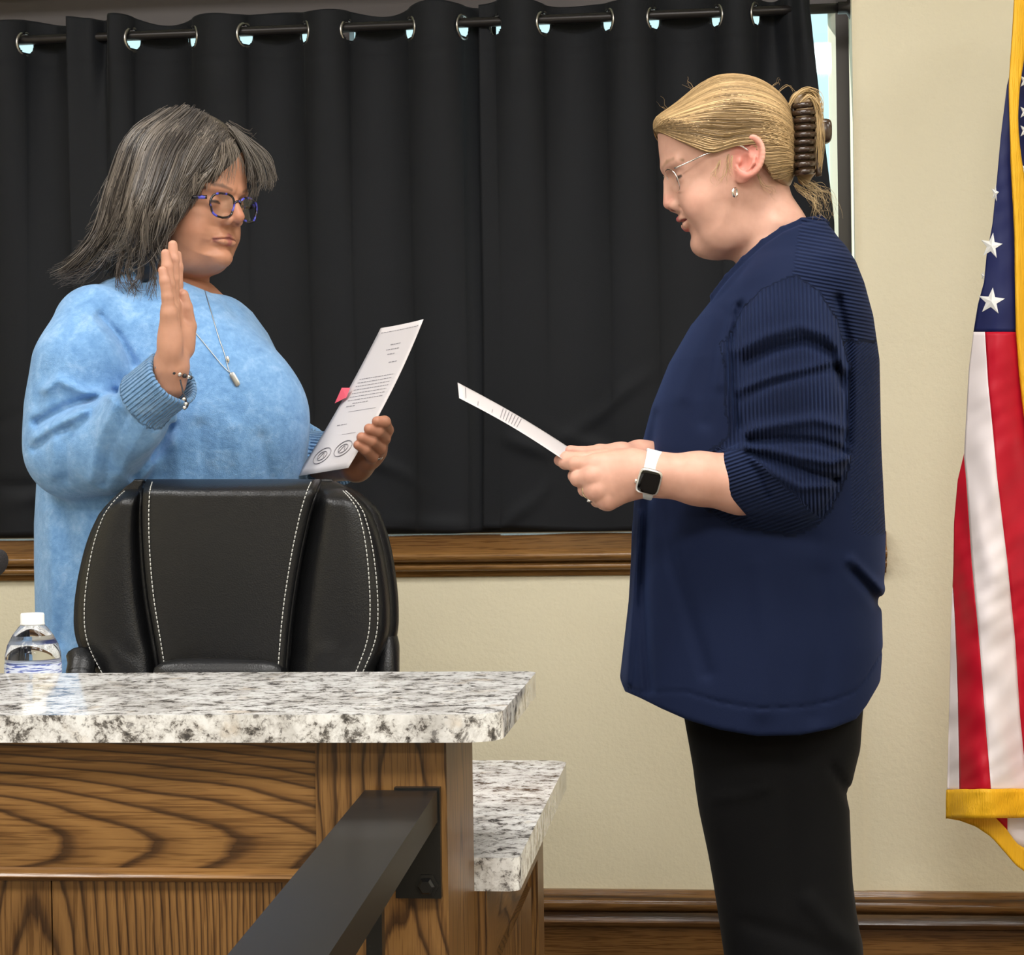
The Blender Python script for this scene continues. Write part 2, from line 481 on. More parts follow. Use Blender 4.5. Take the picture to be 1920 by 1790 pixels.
# baseboard along the back wall
bt = atY(1400, 1667, WY)[2]
bp = [(WY, 0.0), (WY - 0.014, 0.0), (WY - 0.014, bt - 0.078), (WY - 0.019, bt - 0.074), (WY - 0.022, bt - 0.066), (WY - 0.019, bt - 0.060), (WY - 0.017, bt - 0.046), (WY - 0.022, bt - 0.043)]
for a in np.linspace(-70, 80, 9):
    bp.append((WY - 0.022 - 0.014 * math.cos(math.radians(a)), bt - 0.027 + 0.014 * math.sin(math.radians(a))))
bp += [(WY - 0.018, bt - 0.010), (WY - 0.014, bt), (WY, bt)]
struct(prism('baseboard_back', bp, 'x', XL, XR, OAK_TRIM, smooth=True))

# ceiling light fixtures around the lamps
DIFF = Mat('lamp_diffuser', (0.95, 0.93, 0.9, 1), 0.5)
DIFF.b.inputs['Emission Color'].default_value = (1, 0.95, 0.88, 1); DIFF.b.inputs['Emission Strength'].default_value = 3.0; DIFF = DIFF.m
CL = ['over the left end of the desk', 'over the middle of the steps', 'over the right of the steps', 'above the woman in blue', 'above the two women', 'above the flag', 'behind the camera on the left', 'behind the camera on the right']
for i, ((lx, ly, lz), sx, sy) in enumerate(LAMPS):
    e = empty('ceiling_light', (lx, ly, CEIL_Z), 'fluorescent ceiling panel ' + CL[i], 'ceiling light', 'ceiling panels out of view')
    box('frame', (lx - sx / 2 - 0.03, ly - sy / 2 - 0.03, CEIL_Z - 0.008), (lx + sx / 2 + 0.03, ly + sy / 2 + 0.03, CEIL_Z), CEIL_M, e)
    box('diffuser', (lx - sx / 2, ly - sy / 2, CEIL_Z - 0.014), (lx + sx / 2, ly + sy / 2, CEIL_Z - 0.008), DIFF, e)

# ------------------------------------------------------------------ curtain rod and curtains
RY = WY + 0.085               # rod runs inside the recess
ra = atY(50, 76, RY); rb_ = atY(1480, 18, RY)
RZ = (ra[2] + rb_[2]) / 2
rod = empty('curtain_rod', ((wx0 + wx1) / 2, RY, RZ - 0.02), 'dark bronze curtain rod across the top of the window', 'curtain rod')
V, F = tube_geo([(wx0 + 0.001, RY, RZ), (-1.0, RY, RZ), (0, RY, RZ), (wx1 - 0.001, RY, RZ)], 0.0105, 16)
mesh_obj('rod', V, F, BRONZE, rod)
V, F = lathe_geo([(0.0, 0.0), (0.024, 0.0), (0.024, 0.006), (0.013, 0.012), (0.013, 0.03), (0, 0.03)], 20)
for xx, s in ((wx1, -1), (wx0, 1)):
    W = np.stack([xx + s * V[:, 2], RY + V[:, 1], RZ + V[:, 0]], 1)
    mesh_obj('end_cap', W, F, BRONZE, rod)

HOLE_R, HOLE_DZ = 0.0215, 0.0085
zt0 = wz0
def curtain(label, knots, seed, edge=(0, 0), top_gap=0.030):
    """knots: list of (pixel_x, kind) in order; kind 0 = ring where the cloth crosses the rod, +1 = fold in front, -1 = fold behind"""
    r = np.random.default_rng(seed)
    X = [atY(px, 40, RY)[0] for px, k in knots]
    K = [k for px, k in knots]
    A = 0.036
    # dense plan path
    xs, ys = [], []
    for i in range(len(X) - 1):
        n = 40
        t = np.linspace(0, 1, n, endpoint=False)
        xs.append(X[i] + (X[i + 1] - X[i]) * t); a, b = K[i], K[i + 1]
        s = (a + (b - a) * (1 - np.cos(t * PI)) / 2)
        if a == 0: s = b * np.sin(t * PI / 2) ** 0.75
        if b == 0: s = a * np.sin((1 - t) * PI / 2) ** 0.75
        ys.append(s)
    xs = np.append(np.concatenate(xs), X[-1]); ss = np.append(np.concatenate(ys), K[-1])
    yt = RY - A * ss
    L = np.concatenate([[0], np.cumsum(np.hypot(np.diff(xs), np.diff(yt)))])
    rings = [L[i * 40] for i in range(len(X)) if K[i] == 0]
    nu = int(L[-1] / 0.0042); su = np.linspace(0, L[-1], nu)
    ux = np.interp(su, L, xs); us = np.interp(su, L, ss)
    ztop, zbot = RZ + 0.036, zt0 + 0.006
    zc = RZ - HOLE_DZ
    z1 = np.linspace(ztop, zc - 0.045, 22); z2 = np.linspace(zc - 0.045, zbot, 110)[1:]
    zz = np.concatenate([z1, z2]); nv = len(zz)
    S, Z = np.meshgrid(su, zz, indexing='ij')
    dep = np.clip((ztop - Z) / (ztop - zbot), 0, 1)
    amp = 1 - 0.40 * np.clip((dep - 0.10) / 0.6, 0, 1)
    # smooth the crossings lower down so the folds become soft
    k = np.ones(17) / 17
    soft = np.convolve(np.pad(us, 40, mode='edge'), k, 'same')[40:-40]
    soft = np.convolve(np.pad(soft, 40, mode='edge'), k, 'same')[40:-40]
    w = np.clip((dep - 0.05) / 0.12, 0, 1)
    k2 = np.ones(39) / 39
    soft2 = np.convolve(np.pad(soft, 60, mode='edge'), k2, 'same')[60:-60]
    w2 = np.clip((dep - 0.15) / 0.35, 0, 1)
    prof = us[:, None] * (1 - w) + (soft[:, None] * 1.05 * (1 - w2) + soft2[:, None] * 1.25 * w2) * w
    xdrift = np.interp(su, L, xs)[:, None] + 0 * Z
    Y = RY - A * amp * prof
    ph = r.uniform(0, 6, 6)
    Y += dep * (0.006 * np.sin(S * 9 + ph[0] + 1.5 * dep) + 0.004 * np.sin(S * 21 + ph[1] + 3 * dep))
    Xo = xdrift + dep * (0.006 * np.sin(S * 7 + ph[2]) + 0.004 * np.sin(Z * 5 + ph[3]))
    # stitched header seam and creases near the hem
    seam = ztop - 0.098
    Y += 0.0025 * np.exp(-((Z - seam) / 0.003) ** 2)
    for _ in range(9):
        s0, z0 = r.uniform(0, L[-1]), zbot + abs(r.normal(0, 0.20)); an = r.uniform(-0.7, 0.7); ln = r.uniform(0.05, 0.13)
        du, dv = (S - s0) * math.cos(an) + (Z - z0) * math.sin(an), -(S - s0) * math.sin(an) + (Z - z0) * math.cos(an)
        Y -= r.choice([-1, 1]) * 0.008 * np.exp(-(du / ln) ** 2 - (dv / 0.015) ** 2)
    Y = np.minimum(Y, WYB - 0.045)
    top_wave = 0.006 * np.sin(S * 13 + ph[4]) + 0.004 * np.sin(S * 31 + ph[5])
    Zo = Z + top_wave * np.clip(1 - (ztop - Z) / 0.03, 0, 1) + (0.0045 + 0.005 * np.sin(S * 6 + ph[1]) + 0.003 * np.sin(S * 15 + ph[3])) * dep ** 6
    Xo = Xo + edge[0] * np.clip((S - 0.80 * L[-1]) / (0.2 * L[-1]), 0, 1) ** 1.5 * np.clip((dep - 0.03) / 0.40, 0, 1)
    V = np.stack([Xo, Y, Zo], -1).reshape(-1, 3)
    sc_, zc_ = (S[:-1, :-1] + S[1:, 1:]) / 2, (Z[:-1, :-1] + Z[1:, 1:]) / 2
    mask = np.ones_like(sc_, bool)
    for s0 in rings: mask &= ((sc_ - s0) ** 2 + (zc_ - zc) ** 2) > HOLE_R ** 2
    root = empty('curtain', (float(xs.mean()), RY, float(zbot)), label, 'curtain', 'black grommet curtains on the window')
    o = mesh_obj('curtain_cloth', V, grid_faces(nu, nv, mask), CURTAIN, root)
    md = o.modifiers.new('thickness', 'SOLIDIFY'); md.thickness = 0.0018
    for s0 in rings:
        i = int(np.argmin(abs(su - s0)))
        i0, i1 = max(i - 2, 0), min(i + 2, nu - 1)
        tv = np.array([ux[i1] - ux[i0], -(us[i1] - us[i0]) * A]); tv /= np.linalg.norm(tv)
        c = np.array([ux[i], RY - A * us[i], zc])
        th = np.linspace(0, 2 * PI, 28, endpoint=False)
        path = c + (HOLE_R + 0.0035) * (np.cos(th)[:, None] * np.array([tv[0], tv[1], 0]) + np.sin(th)[:, None] * np.array([0, 0, 1.0]))
        nrm = np.array([-tv[1], tv[0], 0])
        V, F = tube_geo(path, 0.0040, 8, closed=True, up=nrm, flat=0.55)
        mesh_obj('grommet', V, F, NICKEL, root)
    return root

curtain('black grommet curtain panel at the far left edge of the window',
        [(-985, 1), (-935, 0), (-880, -1), (-825, 0), (-775, 1), (-725, 0), (-670, -1), (-615, 0), (-565, 1), (-515, 0), (-460, -1), (-405, 0), (-355, 1), (-305, 0), (-250, -1), (-195, 0), (-160, 1), (-120, 0), (-75, -1), (-35, 0), (5, 1), (47, 0), (92, -1), (134, -0.4)], 3)
curtain('wide black curtain panel behind the woman in the blue sweater',
        [(133, 0.9), (170, 0.5), (196, -0.3), (215, 1), (250, 0), (306, -1), (362, 0), (412, 1), (461, 0), (516, -1), (571, 0), (612, 1), (653, 0), (711, -1), (768, 0), (818, 1), (868, 0), (898, -1.0), (926, -1.25)], 5)
curtain('black curtain panel behind the woman in the navy cardigan',
        [(897, -0.15), (913, -0.25), (932, 0), (976, 1), (1020, 0), (1080, -1), (1139, 0), (1182, 1), (1226, 0), (1285, -1), (1343, 0), (1380, 1), (1418, 0), (1450, -1), (1482, 0.2), (1503, 1), (1517, 0.6)], 11, edge=(0.045, 0))
# ------------------------------------------------------------------ dais desk
PD = 1.85                                            # depth of the front panel (camera)
PY = atY(700, 1500, PD)[1]                           # world y of the front panel plane
XP = atY(838, 1500, PY)[0]                           # right edge of the corner post
XS = atY(592, 1500, PY)[0]                           # left edge of the corner post
DL = -2.3                                            # desk runs on to the left, out of frame
SLAB_Y0 = PY - 0.03
z_up = atY(500, 1340, SLAB_Y0)[2]                    # top of the upper granite slab
z_up0 = atY(500, 1392, SLAB_Y0)[2]
SLAB_Y1 = atZ(500, 1260, z_up)[1]
xs_r = atZ(992, 1268, z_up)[0] + 0.004
def rounded_rect(x0, y0, x1, y1, r_f, r_b, n=8):
    pts = [(x0, y0)]
    for a in np.linspace(-90, 0, n): pts.append((x1 - r_f + r_f * math.cos(math.radians(a)), y0 + r_f + r_f * math.sin(math.radians(a))))
    for a in np.linspace(0, 90, n): pts.append((x1 - r_b + r_b * math.cos(math.radians(a)), y1 - r_b + r_b * math.sin(math.radians(a))))
    pts.append((x0, y1)); return pts
desk = empty('dais_desk', ((DL + XP) / 2, PY + 0.1, 0), 'stained oak council desk with a raised front panel and corner post', 'desk')
top = prism('granite_ledge', rounded_rect(DL, SLAB_Y0, xs_r, SLAB_Y1, 0.035, 0.02), 'z', z_up0, z_up, GRANITE, None, bevel=0.0055, seg=3)
tag(top, 'raised polished granite ledge along the front of the desk', 'countertop')
# lower work surface
z_lo = atY(930, 1608, PY + 0.205)[2]
LY0 = PY + 0.205
z_lo0 = z_lo - 0.036
LY1 = atZ(980, 1425, z_lo)[1]
xl_r = (atZ(963, 1606, z_lo)[0] + atZ(1066, 1440, z_lo)[0]) / 2
low = prism('granite_worktop', rounded_rect(DL, LY0, xl_r, LY1, 0.012, 0.03), 'z', z_lo0, z_lo, GRANITE, None, bevel=0.007, seg=3)
tag(low, 'lower polished granite worktop behind the raised ledge', 'countertop')
XB = XP + 0.003
# front: upper panel, rail moulding, lower panel, corner post
zr1 = atY(300, 1632, PY)[2]; zr0 = atY(300, 1655, PY)[2]
box('front_panel', (DL, PY + 0.004, zr1), (XS, PY + 0.03, z_up0), OAK_X, desk)
mp = [(PY + 0.03, zr1 + 0.002), (PY + 0.002, zr1 + 0.002), (PY - 0.004, zr1 - 0.002), (PY - 0.006, zr1 - 0.006), (PY - 0.002, zr1 - 0.009), (PY + 0.004, zr0 + 0.003), (PY + 0.006, zr0), (PY + 0.03, zr0)]
prism('rail_moulding', mp, 'x', DL, XS, OAK_TRIM, desk, smooth=True)
pw = XS - 0.0
xx = XS
for k, wdt in enumerate((0.27, 0.42, 0.42, 0.42)):
    box('lower_panel', (xx - wdt, PY + 0.006, 0.0), (xx - 0.0015, PY + 0.03, zr0), OAK_Z, desk, 0.001)
    xx -= wdt
box('corner_post', (XS, PY, 0.0), (XP, PY + 0.20, z_up0), OAK_POST, desk, 0.004)
box('ledge_support', (DL, PY + 0.03, z_lo), (XS, PY + 0.06, z_up0), OAK_X, desk)
# side cabinet under the lower worktop
XC = atY(1019, 1650, LY1 - 0.02)[0]
side = empty('side_cabinet', (XC - 0.2, (LY0 + LY1) / 2, 0), 'oak side cabinet with a recessed panel under the lower worktop', 'cabinet')
box('body', (XC - 0.10, LY0, 0.0), (XC - 0.018, LY1 - 0.022, z_lo0), OAK_Y, side)
y0, y1 = LY0, LY1 - 0.02
box('stile', (XC - 0.018, y0, 0), (XC, y0 + 0.09, z_lo0), OAK_Z, side, 0.002)
box('stile', (XC - 0.018, y1 - 0.085, 0), (XC, y1, z_lo0), OAK_Z, side, 0.002)
box('rail', (XC - 0.018, y0 + 0.09, z_lo0 - 0.085), (XC, y1 - 0.085, z_lo0), OAK_Y, side, 0.002)
box('rail', (XC - 0.018, y0 + 0.09, 0), (XC, y1 - 0.085, 0.09), OAK_Y, side, 0.002)
box('raised_panel', (XC - 0.018, y0 + 0.125, 0.12), (XC - 0.006, y1 - 0.12, z_lo0 - 0.115), OAK_Z, side, 0.006)

# ------------------------------------------------------------------ black steel handrail
rail = empty('handrail', tuple(P(580, 1700, 1.4) * np.array([1, 1, 0]) + np.array([0, 0, LOW])), 'black steel handrail bolted to the corner post of the desk', 'handrail')
rx = (atY(684, 1479, PY - 0.012)[0] + atY(820, 1480, PY - 0.012)[0]) / 2
rw = (atY(820, 1480, PY - 0.012)[0] - atY(684, 1479, PY - 0.012)[0]) / 2
rz = atY(750, 1481, PY - 0.012)[2]
bx = 0.5 * (P(447, 1790, 1.333) + P(636, 1790, 1.333))
def rail_geo(y0, z0, y1, z1, x, hw, th):
    bm = bmesh.new()
    c = [(x - hw, y0, z0), (x + hw, y0, z0), (x + hw, y0, z0 - th), (x - hw, y0, z0 - th), (x - hw, y1, z1), (x + hw, y1, z1), (x + hw, y1, z1 - th), (x - hw, y1, z1 - th)]
    vs = [bm.verts.new(p) for p in c]
    for f in ((0, 1, 2, 3), (7, 6, 5, 4), (0, 4, 5, 1), (1, 5, 6, 2), (2, 6, 7, 3), (3, 7, 4, 0)): bm.faces.new([vs[i] for i in f])
    return bm
slope = (rz - bx[2]) / (PY - 0.012 - bx[1])
ye = 0.62
bm = rail_geo(PY - 0.012, rz, ye, rz - slope * (PY - 0.012 - ye), rx, rw, 0.030)
bm_obj('top_bar', bm, STEEL_BLK, rail, smooth=True, bevel=0.004, seg=3)
px0 = atY(732, 1600, PY - 0.01)[0]; px1 = atY(826, 1600, PY - 0.01)[0]; pz0 = atY(780, 1684, PY - 0.01)[2]
box('mounting_plate', (rx - rw * 0.2, PY - 0.010, pz0), (px1, PY - 0.0006, rz + 0.002), STEEL_BLK, rail, 0.003)
bc = atY(800, 1660, PY - 0.011)
V, F = lathe_geo([(0.0, 0.009), (0.006, 0.009), (0.0085, 0.006), (0.0085, 0.0022), (0.012, 0.002), (0.012, 0.0), (0, 0)], 6)
W = np.stack([bc[0] + V[:, 0], PY - 0.010 - V[:, 2], bc[2] + V[:, 1]], 1)
mesh_obj('bolt', W, F, STEEL_BLK, rail, smooth=False)
zq = lambda y: rz - 0.030 - slope * (PY - 0.012 - y)
for yb in (PY - 0.075, 0.75):
    zf = 0.0 if yb > DAIS_Y else LOW
    xb_ = atY(704, 1750, PY - 0.075)[0]
    box('baluster', (xb_ - 0.0075, yb - 0.0075, zf), (xb_ + 0.0075, yb + 0.0075, zq(yb) + 0.002), STEEL_BLK, rail, 0.003)

# ------------------------------------------------------------------ executive chair
CHD = 2.87
ch = empty('office_chair', tuple(P(440, 1300, CHD + 0.0) * np.array([1, 1, 0])), 'black leather executive office chair with white stitching behind the desk', 'office chair')
cxp = 445.0
def chd(px): return CHD - math.tan(math.radians(11)) * (px - cxp) / FPX * CHD
cap_y = [898, 902, 910, 925, 950, 985, 1030, 1080, 1130, 1180, 1215, 1250, 1300, 1380, 1450]
oL = [262, 256, 245, 222, 196, 175, 160, 149, 142, 141, 150, 170, 200, 225, 240]
oR = [612, 622, 640, 664, 690, 706, 718, 726, 731, 731, 722, 705, 680, 655, 640]
sLf = [276, 273, 270, 268, 267, 267, 269, 273, 279, 288, 294, 300, 306, 312, 316]
sRf = [600, 597, 593, 587, 579, 570, 560, 551, 543, 537, 534, 531, 528, 524, 520]
ys_ = np.concatenate([np.linspace(898, 960, 16), np.linspace(965, 1450, 60)])
IL, IR, ISL, ISR = (np.interp(ys_, cap_y, a) for a in (oL, oR, sLf, sRf))
def sm(a): return np.convolve(np.pad(a, 2, mode='edge'), np.ones(5) / 5, 'valid')
IL, IR, ISL, ISR = map(sm, (IL, IR, ISL, ISR))
def panel_rows(A, B, bulge, proud, top0, kind, ypull=None):
    """pillow panel between two border curves; returns V, F of the front sheet closed by a back sheet"""
    nu = 26; V = []
    u = np.linspace(0, 1, nu)
    for i, y in enumerate(ys_):
        rise = np.clip((y - top0) / 34.0, 0, 1); capf = math.sqrt(max(0.0, 1 - (1 - rise) ** 2))
        px = A[i] + (B[i] - A[i]) * u
        prof = (1 - np.abs(2 * u - 1) ** 3.2)
        if kind == 'L': prof = np.where(u < 0.5, np.sqrt(np.clip(1 - (1 - np.clip(u / 0.45, 0, 1)) ** 2, 0, 1)), 1 - np.abs(2 * u - 1) ** 3.5)
        if kind == 'R': prof = np.where(u > 0.5, np.sqrt(np.clip(1 - (1 - np.clip((1 - u) / 0.45, 0, 1)) ** 2, 0, 1)), 1 - np.abs(2 * u - 1) ** 3.5)
        wr = 0.0008 * np.sin(u * 40 + y * 0.01) * np.exp(-((y - 925) / 14) ** 2) if kind == 'C' else 0.0025 * np.exp(-((y - 1225) / 18) ** 2) * np.sin(u * 12)
        d = chd(px) + 0.03 - capf * (proud + bulge * prof) + wr + (1 - capf) * 0.02
        yy = y + np.zeros(nu)
        V.append(np.stack([(px - CX) / FPX * d, d, -(yy - CY) / FPX * d], 1))
    front = np.array(V)
    back = front.copy(); back[..., 1] = np.maximum(back[..., 1], 0) * 0 + (chd(cxp + front[..., 0] * 0) + 0.055); 
    n, k = front.shape[:2]
    Vall = np.concatenate([front.reshape(-1, 3), back.reshape(-1, 3)])
    F = [tuple(f) for f in grid_faces(n, k)] + [tuple(f[::-1] + n * k) for f in grid_faces(n, k)]
    for i in range(n - 1):
        F.append((i * k, (i + 1) * k, (i + 1) * k + n * k, i * k + n * k)[::-1]); F.append((i * k + k - 1, (i + 1) * k + k - 1, (i + 1) * k + k - 1 + n * k, i * k + k - 1 + n * k))
    for j in range(k - 1):
        F.append((j, j + 1, j + 1 + n * k, j + n * k)); a = (n - 1) * k; F.append((a + j, a + j + 1, a + j + 1 + n * k, a + j + n * k)[::-1])
    return c2w(Vall), F, front
V, F, fc = panel_rows(ISL, ISR, 0.012, 0.062, 896, 'C'); mesh_obj('centre_panel', V, F, LEATHER, ch)
V, F, fL = panel_rows(IL, ISL - 1, 0.045, 0.010, 914, 'L'); mesh_obj('side_bolster', V, F, LEATHER, ch)
V, F, fR = panel_rows(ISR + 5, IR, 0.045, 0.010, 914, 'R'); mesh_obj('side_bolster', V, F, LEATHER, ch)
# back shell, a little wider, showing on the right
def shell():
    rows = []
    for i, y in enumerate(ys_):
        rise = np.clip((y - 900) / 60.0, 0, 1); capf = math.sqrt(max(0.02, 1 - (1 - rise) ** 2))
        a, b = IL[i] + 6, IR[i] + 17 * capf
        th = np.linspace(0, 2 * PI, 40, endpoint=False)
        cxm, hw = (a + b) / 2, (b - a) / 2
        e = 0.45
        px = cxm + hw * np.sign(np.cos(th)) * np.abs(np.cos(th)) ** e
        d = chd(px) + 0.055 + 0.045 * capf * np.sign(np.sin(th)) * np.abs(np.sin(th)) ** 0.8
        yy = np.full(40, y + (4 if i == 0 else 0.0))
        rows.append(np.stack([(px - CX) / FPX * d, d, -(yy - CY) / FPX * d], 1))
    R = np.array(rows); n, k = R.shape[:2]
    V = R.reshape(-1, 3); F = []
    for i in range(n - 1):
        for j in range(k): F.append((i * k + j, i * k + (j + 1) % k, (i + 1) * k + (j + 1) % k, (i + 1) * k + j))
    F.append(tuple(range(k))[::-1]); F.append(tuple(range((n - 1) * k, n * k)))
    return c2w(V), F
V, F = shell(); mesh_obj('back_shell', V, F, LEATHER, ch)
def stitch_line(front, col, name='stitching', lift=0.0012, off=0.0, rows=None, dash=0.0046, r=0.00085):
    p = front[:, col] if not callable(col) else col(front)
    p = p.copy()
    if rows: p = p[rows[0]:rows[1]]
    p[:, 1] -= lift; p[:, 0] += off
    L = np.concatenate([[0], np.cumsum(np.linalg.norm(np.diff(p, axis=0), axis=1))])
    geo = []
    for s in np.arange(0.004, L[-1] - 0.004, dash * 1.45):
        a = np.array([np.interp(s, L, p[:, k]) for k in range(3)]); b = np.array([np.interp(s + dash, L, p[:, k]) for k in range(3)])
        geo.append(tube_geo([a, (a + b) / 2 + np.array([0, -0.0006, 0]), b], r, 5))
    V, F = join_geo(geo)
    o = mesh_obj(name, c2w(V), F, STITCH, ch); o['kind'] = 'stuff'; return o
stitch_line(fc, 1, rows=(1, 68)); stitch_line(fc, 24, rows=(1, 68))
stitch_line(fL, 3, rows=(5, 70)); stitch_line(fR, 22, rows=(5, 70)); stitch_line(fR, 20, rows=(5, 70), off=0.0)
# piping roll beside the centre seams
for fr, c in ((fL, 25), (fR, 0)):
    p = fr[3:70, c].copy(); p[:, 1] -= 0.012
    V, F = tube_geo(c2w(p), 0.006, 8); mesh_obj('seam_piping', V, F, LEATHER, ch)
# lumbar roll, seat, armrests, column and base
def pillow(cx_, py, d, hw, hh, hd, name):
    bm = bmesh.new(); bmesh.ops.create_cube(bm, size=2.0)
    bmesh.ops.subdivide_edges(bm, edges=bm.edges, cuts=6, use_grid_fill=True)
    c = q(cx_, py, d)
    for v in bm.verts:
        x, y, z = v.co; n = 5.0
        L = (abs(x) ** n + abs(y) ** n + abs(z) ** n) ** (1 / n); s = max(abs(x), abs(y), abs(z)) / L if L else 1
        v.co = Vector(c2w(c + np.array([x * s * hw, y * s * hd, z * s * hh])))
    return bm_obj(name, bm, LEATHER, ch, smooth=True)
pillow(413, 1283, 2.835, 0.098, 0.038, 0.035, 'lumbar_roll')
pillow(430, 1680, 2.57, 0.25, 0.05, 0.24, 'seat')
for pxa, pxb in ((150, 150), (725, 728)):
    e_ = 0.03 if pxa < 400 else 0.0; dy_ = 32 if pxa < 400 else 0
    pts = [q(pxa, 1196 + dy_, 2.885 + e_), q(pxa + 3, 1212 + dy_, 2.87 + e_), q(pxb, 1240 + dy_ * 0.7, 2.86 + e_), q(pxb, 1275, 2.855 + e_), q(pxb, 1330, 2.855 + e_)]
    V, F = tube_geo(c2w(catmull(pts, 24)), 0.021, 12, flat=0.8); mesh_obj('armrest', V, F, LEATHER, ch)
    pts = [q(pxb, 1320, 2.86 + e_), q(pxb, 1440, 2.86 + e_), q(pxb + (60 if pxa < 400 else -60), 1680, 2.78)]
    V, F = tube_geo(c2w(catmull(pts, 12)), 0.016, 10); mesh_obj('armrest_bracket', V, F, STEEL_BLK, ch)
base = P(430, 1590, 2.6); 
V, F = lathe_geo([(0.0, 0.07), (0.032, 0.07), (0.032, 0.25), (0.02, 0.25), (0.02, base[2] - 0.02), (0, base[2] - 0.02)], 16, (base[0], base[1], 0)); mesh_obj('gas_column', V, F, STEEL_BLK, ch)
for k in range(5):
    a = k * 2 * PI / 5 + 0.3; e = np.array([math.cos(a), math.sin(a), 0])
    V, F = tube_geo([base * [1, 1, 0] + e * 0.02 + [0, 0, 0.11], base * [1, 1, 0] + e * 0.18 + [0, 0, 0.09], base * [1, 1, 0] + e * 0.26 + [0, 0, 0.065]], [0.028, 0.022, 0.016], 8); lg = mesh_obj('base_leg', V, F, STEEL_BLK, ch)
    V, F = lathe_geo([(0, 0), (0.027, 0.004), (0.027, 0.044), (0, 0.048)], 14); W = np.stack([V[:, 2] - 0.024, V[:, 0], V[:, 1]], 1) @ np.array([[math.cos(a), math.sin(a), 0], [-math.sin(a), math.cos(a), 0], [0, 0, 1]]) + base * [1, 1, 0] + e * 0.26 + [0, 0, 0.027]
    mesh_obj('caster', W, F, STEEL_BLK, ch)

# ------------------------------------------------------------------ water bottle
BD = 2.42
bpos = P(63, 1300, BD); bpos[2] = z_lo
ztopb = P(63, 1149, BD)[2] - z_lo
sb = lambda px: px / FPX * BD / 2
btl = empty('water_bottle', tuple(bpos), 'small clear plastic water bottle with white cap on the desk', 'bottle')
def zpx(py): return P(63, py, BD)[2] - z_lo
R0 = sb(104)
prof = [(R0 * 0.55, 0.0), (R0 * 0.95, 0.004)]
for k in range(6):
    z = 0.01 + k * (zpx(1262) - 0.02) / 6; prof += [(R0, z), (R0 * 0.965, z + 0.006)]
prof += [(R0, zpx(1252)), (R0, zpx(1240)), (R0 * 0.985, zpx(1225)), (R0 * 0.90, zpx(1208)), (R0 * 0.72, zpx(1190)), (R0 * 0.5, zpx(1175)), (R0 * 0.36, zpx(1168)), (R0 * 0.36, zpx(1160))]
PLASTIC = m_glass('clear_plastic', (0.97, 0.985, 1, 1), 0.02, 1.25)
WATER = m_glass('water', (0.96, 0.985, 1.0, 1), 0.0, 1.33)
V, F = lathe_geo(prof, 32, bpos); o = mesh_obj('bottle_body', V, F, PLASTIC, btl)
wp = [(r * 0.96, z + 0.001) for r, z in prof if z < zpx(1206)]; wp[0] = (0.0, 0.002); wp += [(R0 * 0.84, zpx(1205)), (0.0, zpx(1205))]
V, F = lathe_geo(wp, 32, bpos); mesh_obj('water', V, F, WATER, btl)
LBL = Mat('white_bottle_label', srgb(205, 215, 235), 0.4)
_r = LBL.ramp(LBL.noise(LBL.coord((1, 1, 9)), 60, 2), [(0.42, srgb(70, 90, 170)), (0.5, srgb(214, 222, 240))]); LBL.color(_r); LBL = LBL.m
V, F = lathe_geo([(R0 * 1.006, 0.045), (R0 * 1.012, 0.046), (R0 * 1.012, zpx(1243)), (R0 * 1.006, zpx(1242))], 32, bpos); mesh_obj('paper_label', V, F, LBL, btl)
capp = []
rc = sb(44)
V, F = lathe_geo([(0.0, zpx(1149)), (rc * 0.93, zpx(1149)), (rc, zpx(1152)), (rc, zpx(1167)), (rc * 1.03, zpx(1168.5)), (rc * 1.03, zpx(1171)), (0, zpx(1171))], 32, bpos); cp = mesh_obj('cap', V, F[::1], Mat('white_plastic', srgb(240, 240, 238), 0.35).m, btl)

# ------------------------------------------------------------------ desk microphone at the left edge
mic = empty('microphone', tuple(np.append(atZ(-40, 1480, z_lo)[:2], z_lo)), 'black gooseneck desk microphone at the left edge of the desk', 'microphone')
FOAM = m_fabric('grey_black_foam', (0.022, 0.020, 0.021, 1), 0.95, 700, 0.7)
md_ = 2.32
mb = np.append(atZ(-40, 1500, z_lo)[:2], z_lo)
V, F = lathe_geo([(0, 0), (0.06, 0), (0.06, 0.012), (0.045, 0.028), (0.014, 0.032), (0.012, 0.05), (0, 0.05)], 24, mb); mesh_obj('mic_base', V, F, STEEL_BLK, mic)
m0 = w2c(mb); tip = q(-14, 1048, md_); 
pts = [m0 + [0, 0, 0.04], m0 + [-0.005, 0, 0.12], q(-45, 1180, md_ + 0.03), q(-33, 1100, md_), tip]
V, F = tube_geo(c2w(catmull(pts, 26)), 0.0055, 10); mesh_obj('gooseneck', V, F, STEEL_BLK, mic)
bm = bmesh.new(); bmesh.ops.create_icosphere(bm, subdivisions=3, radius=1.0)
for v in bm.verts: v.co = Vector(c2w(q(-9, 1056, md_) + np.array([v.co.x * 0.0155, v.co.y * 0.017, v.co.z * 0.017 + v.co.x * 0.004])))
bm_obj('foam_windscreen', bm, FOAM, mic, smooth=True)

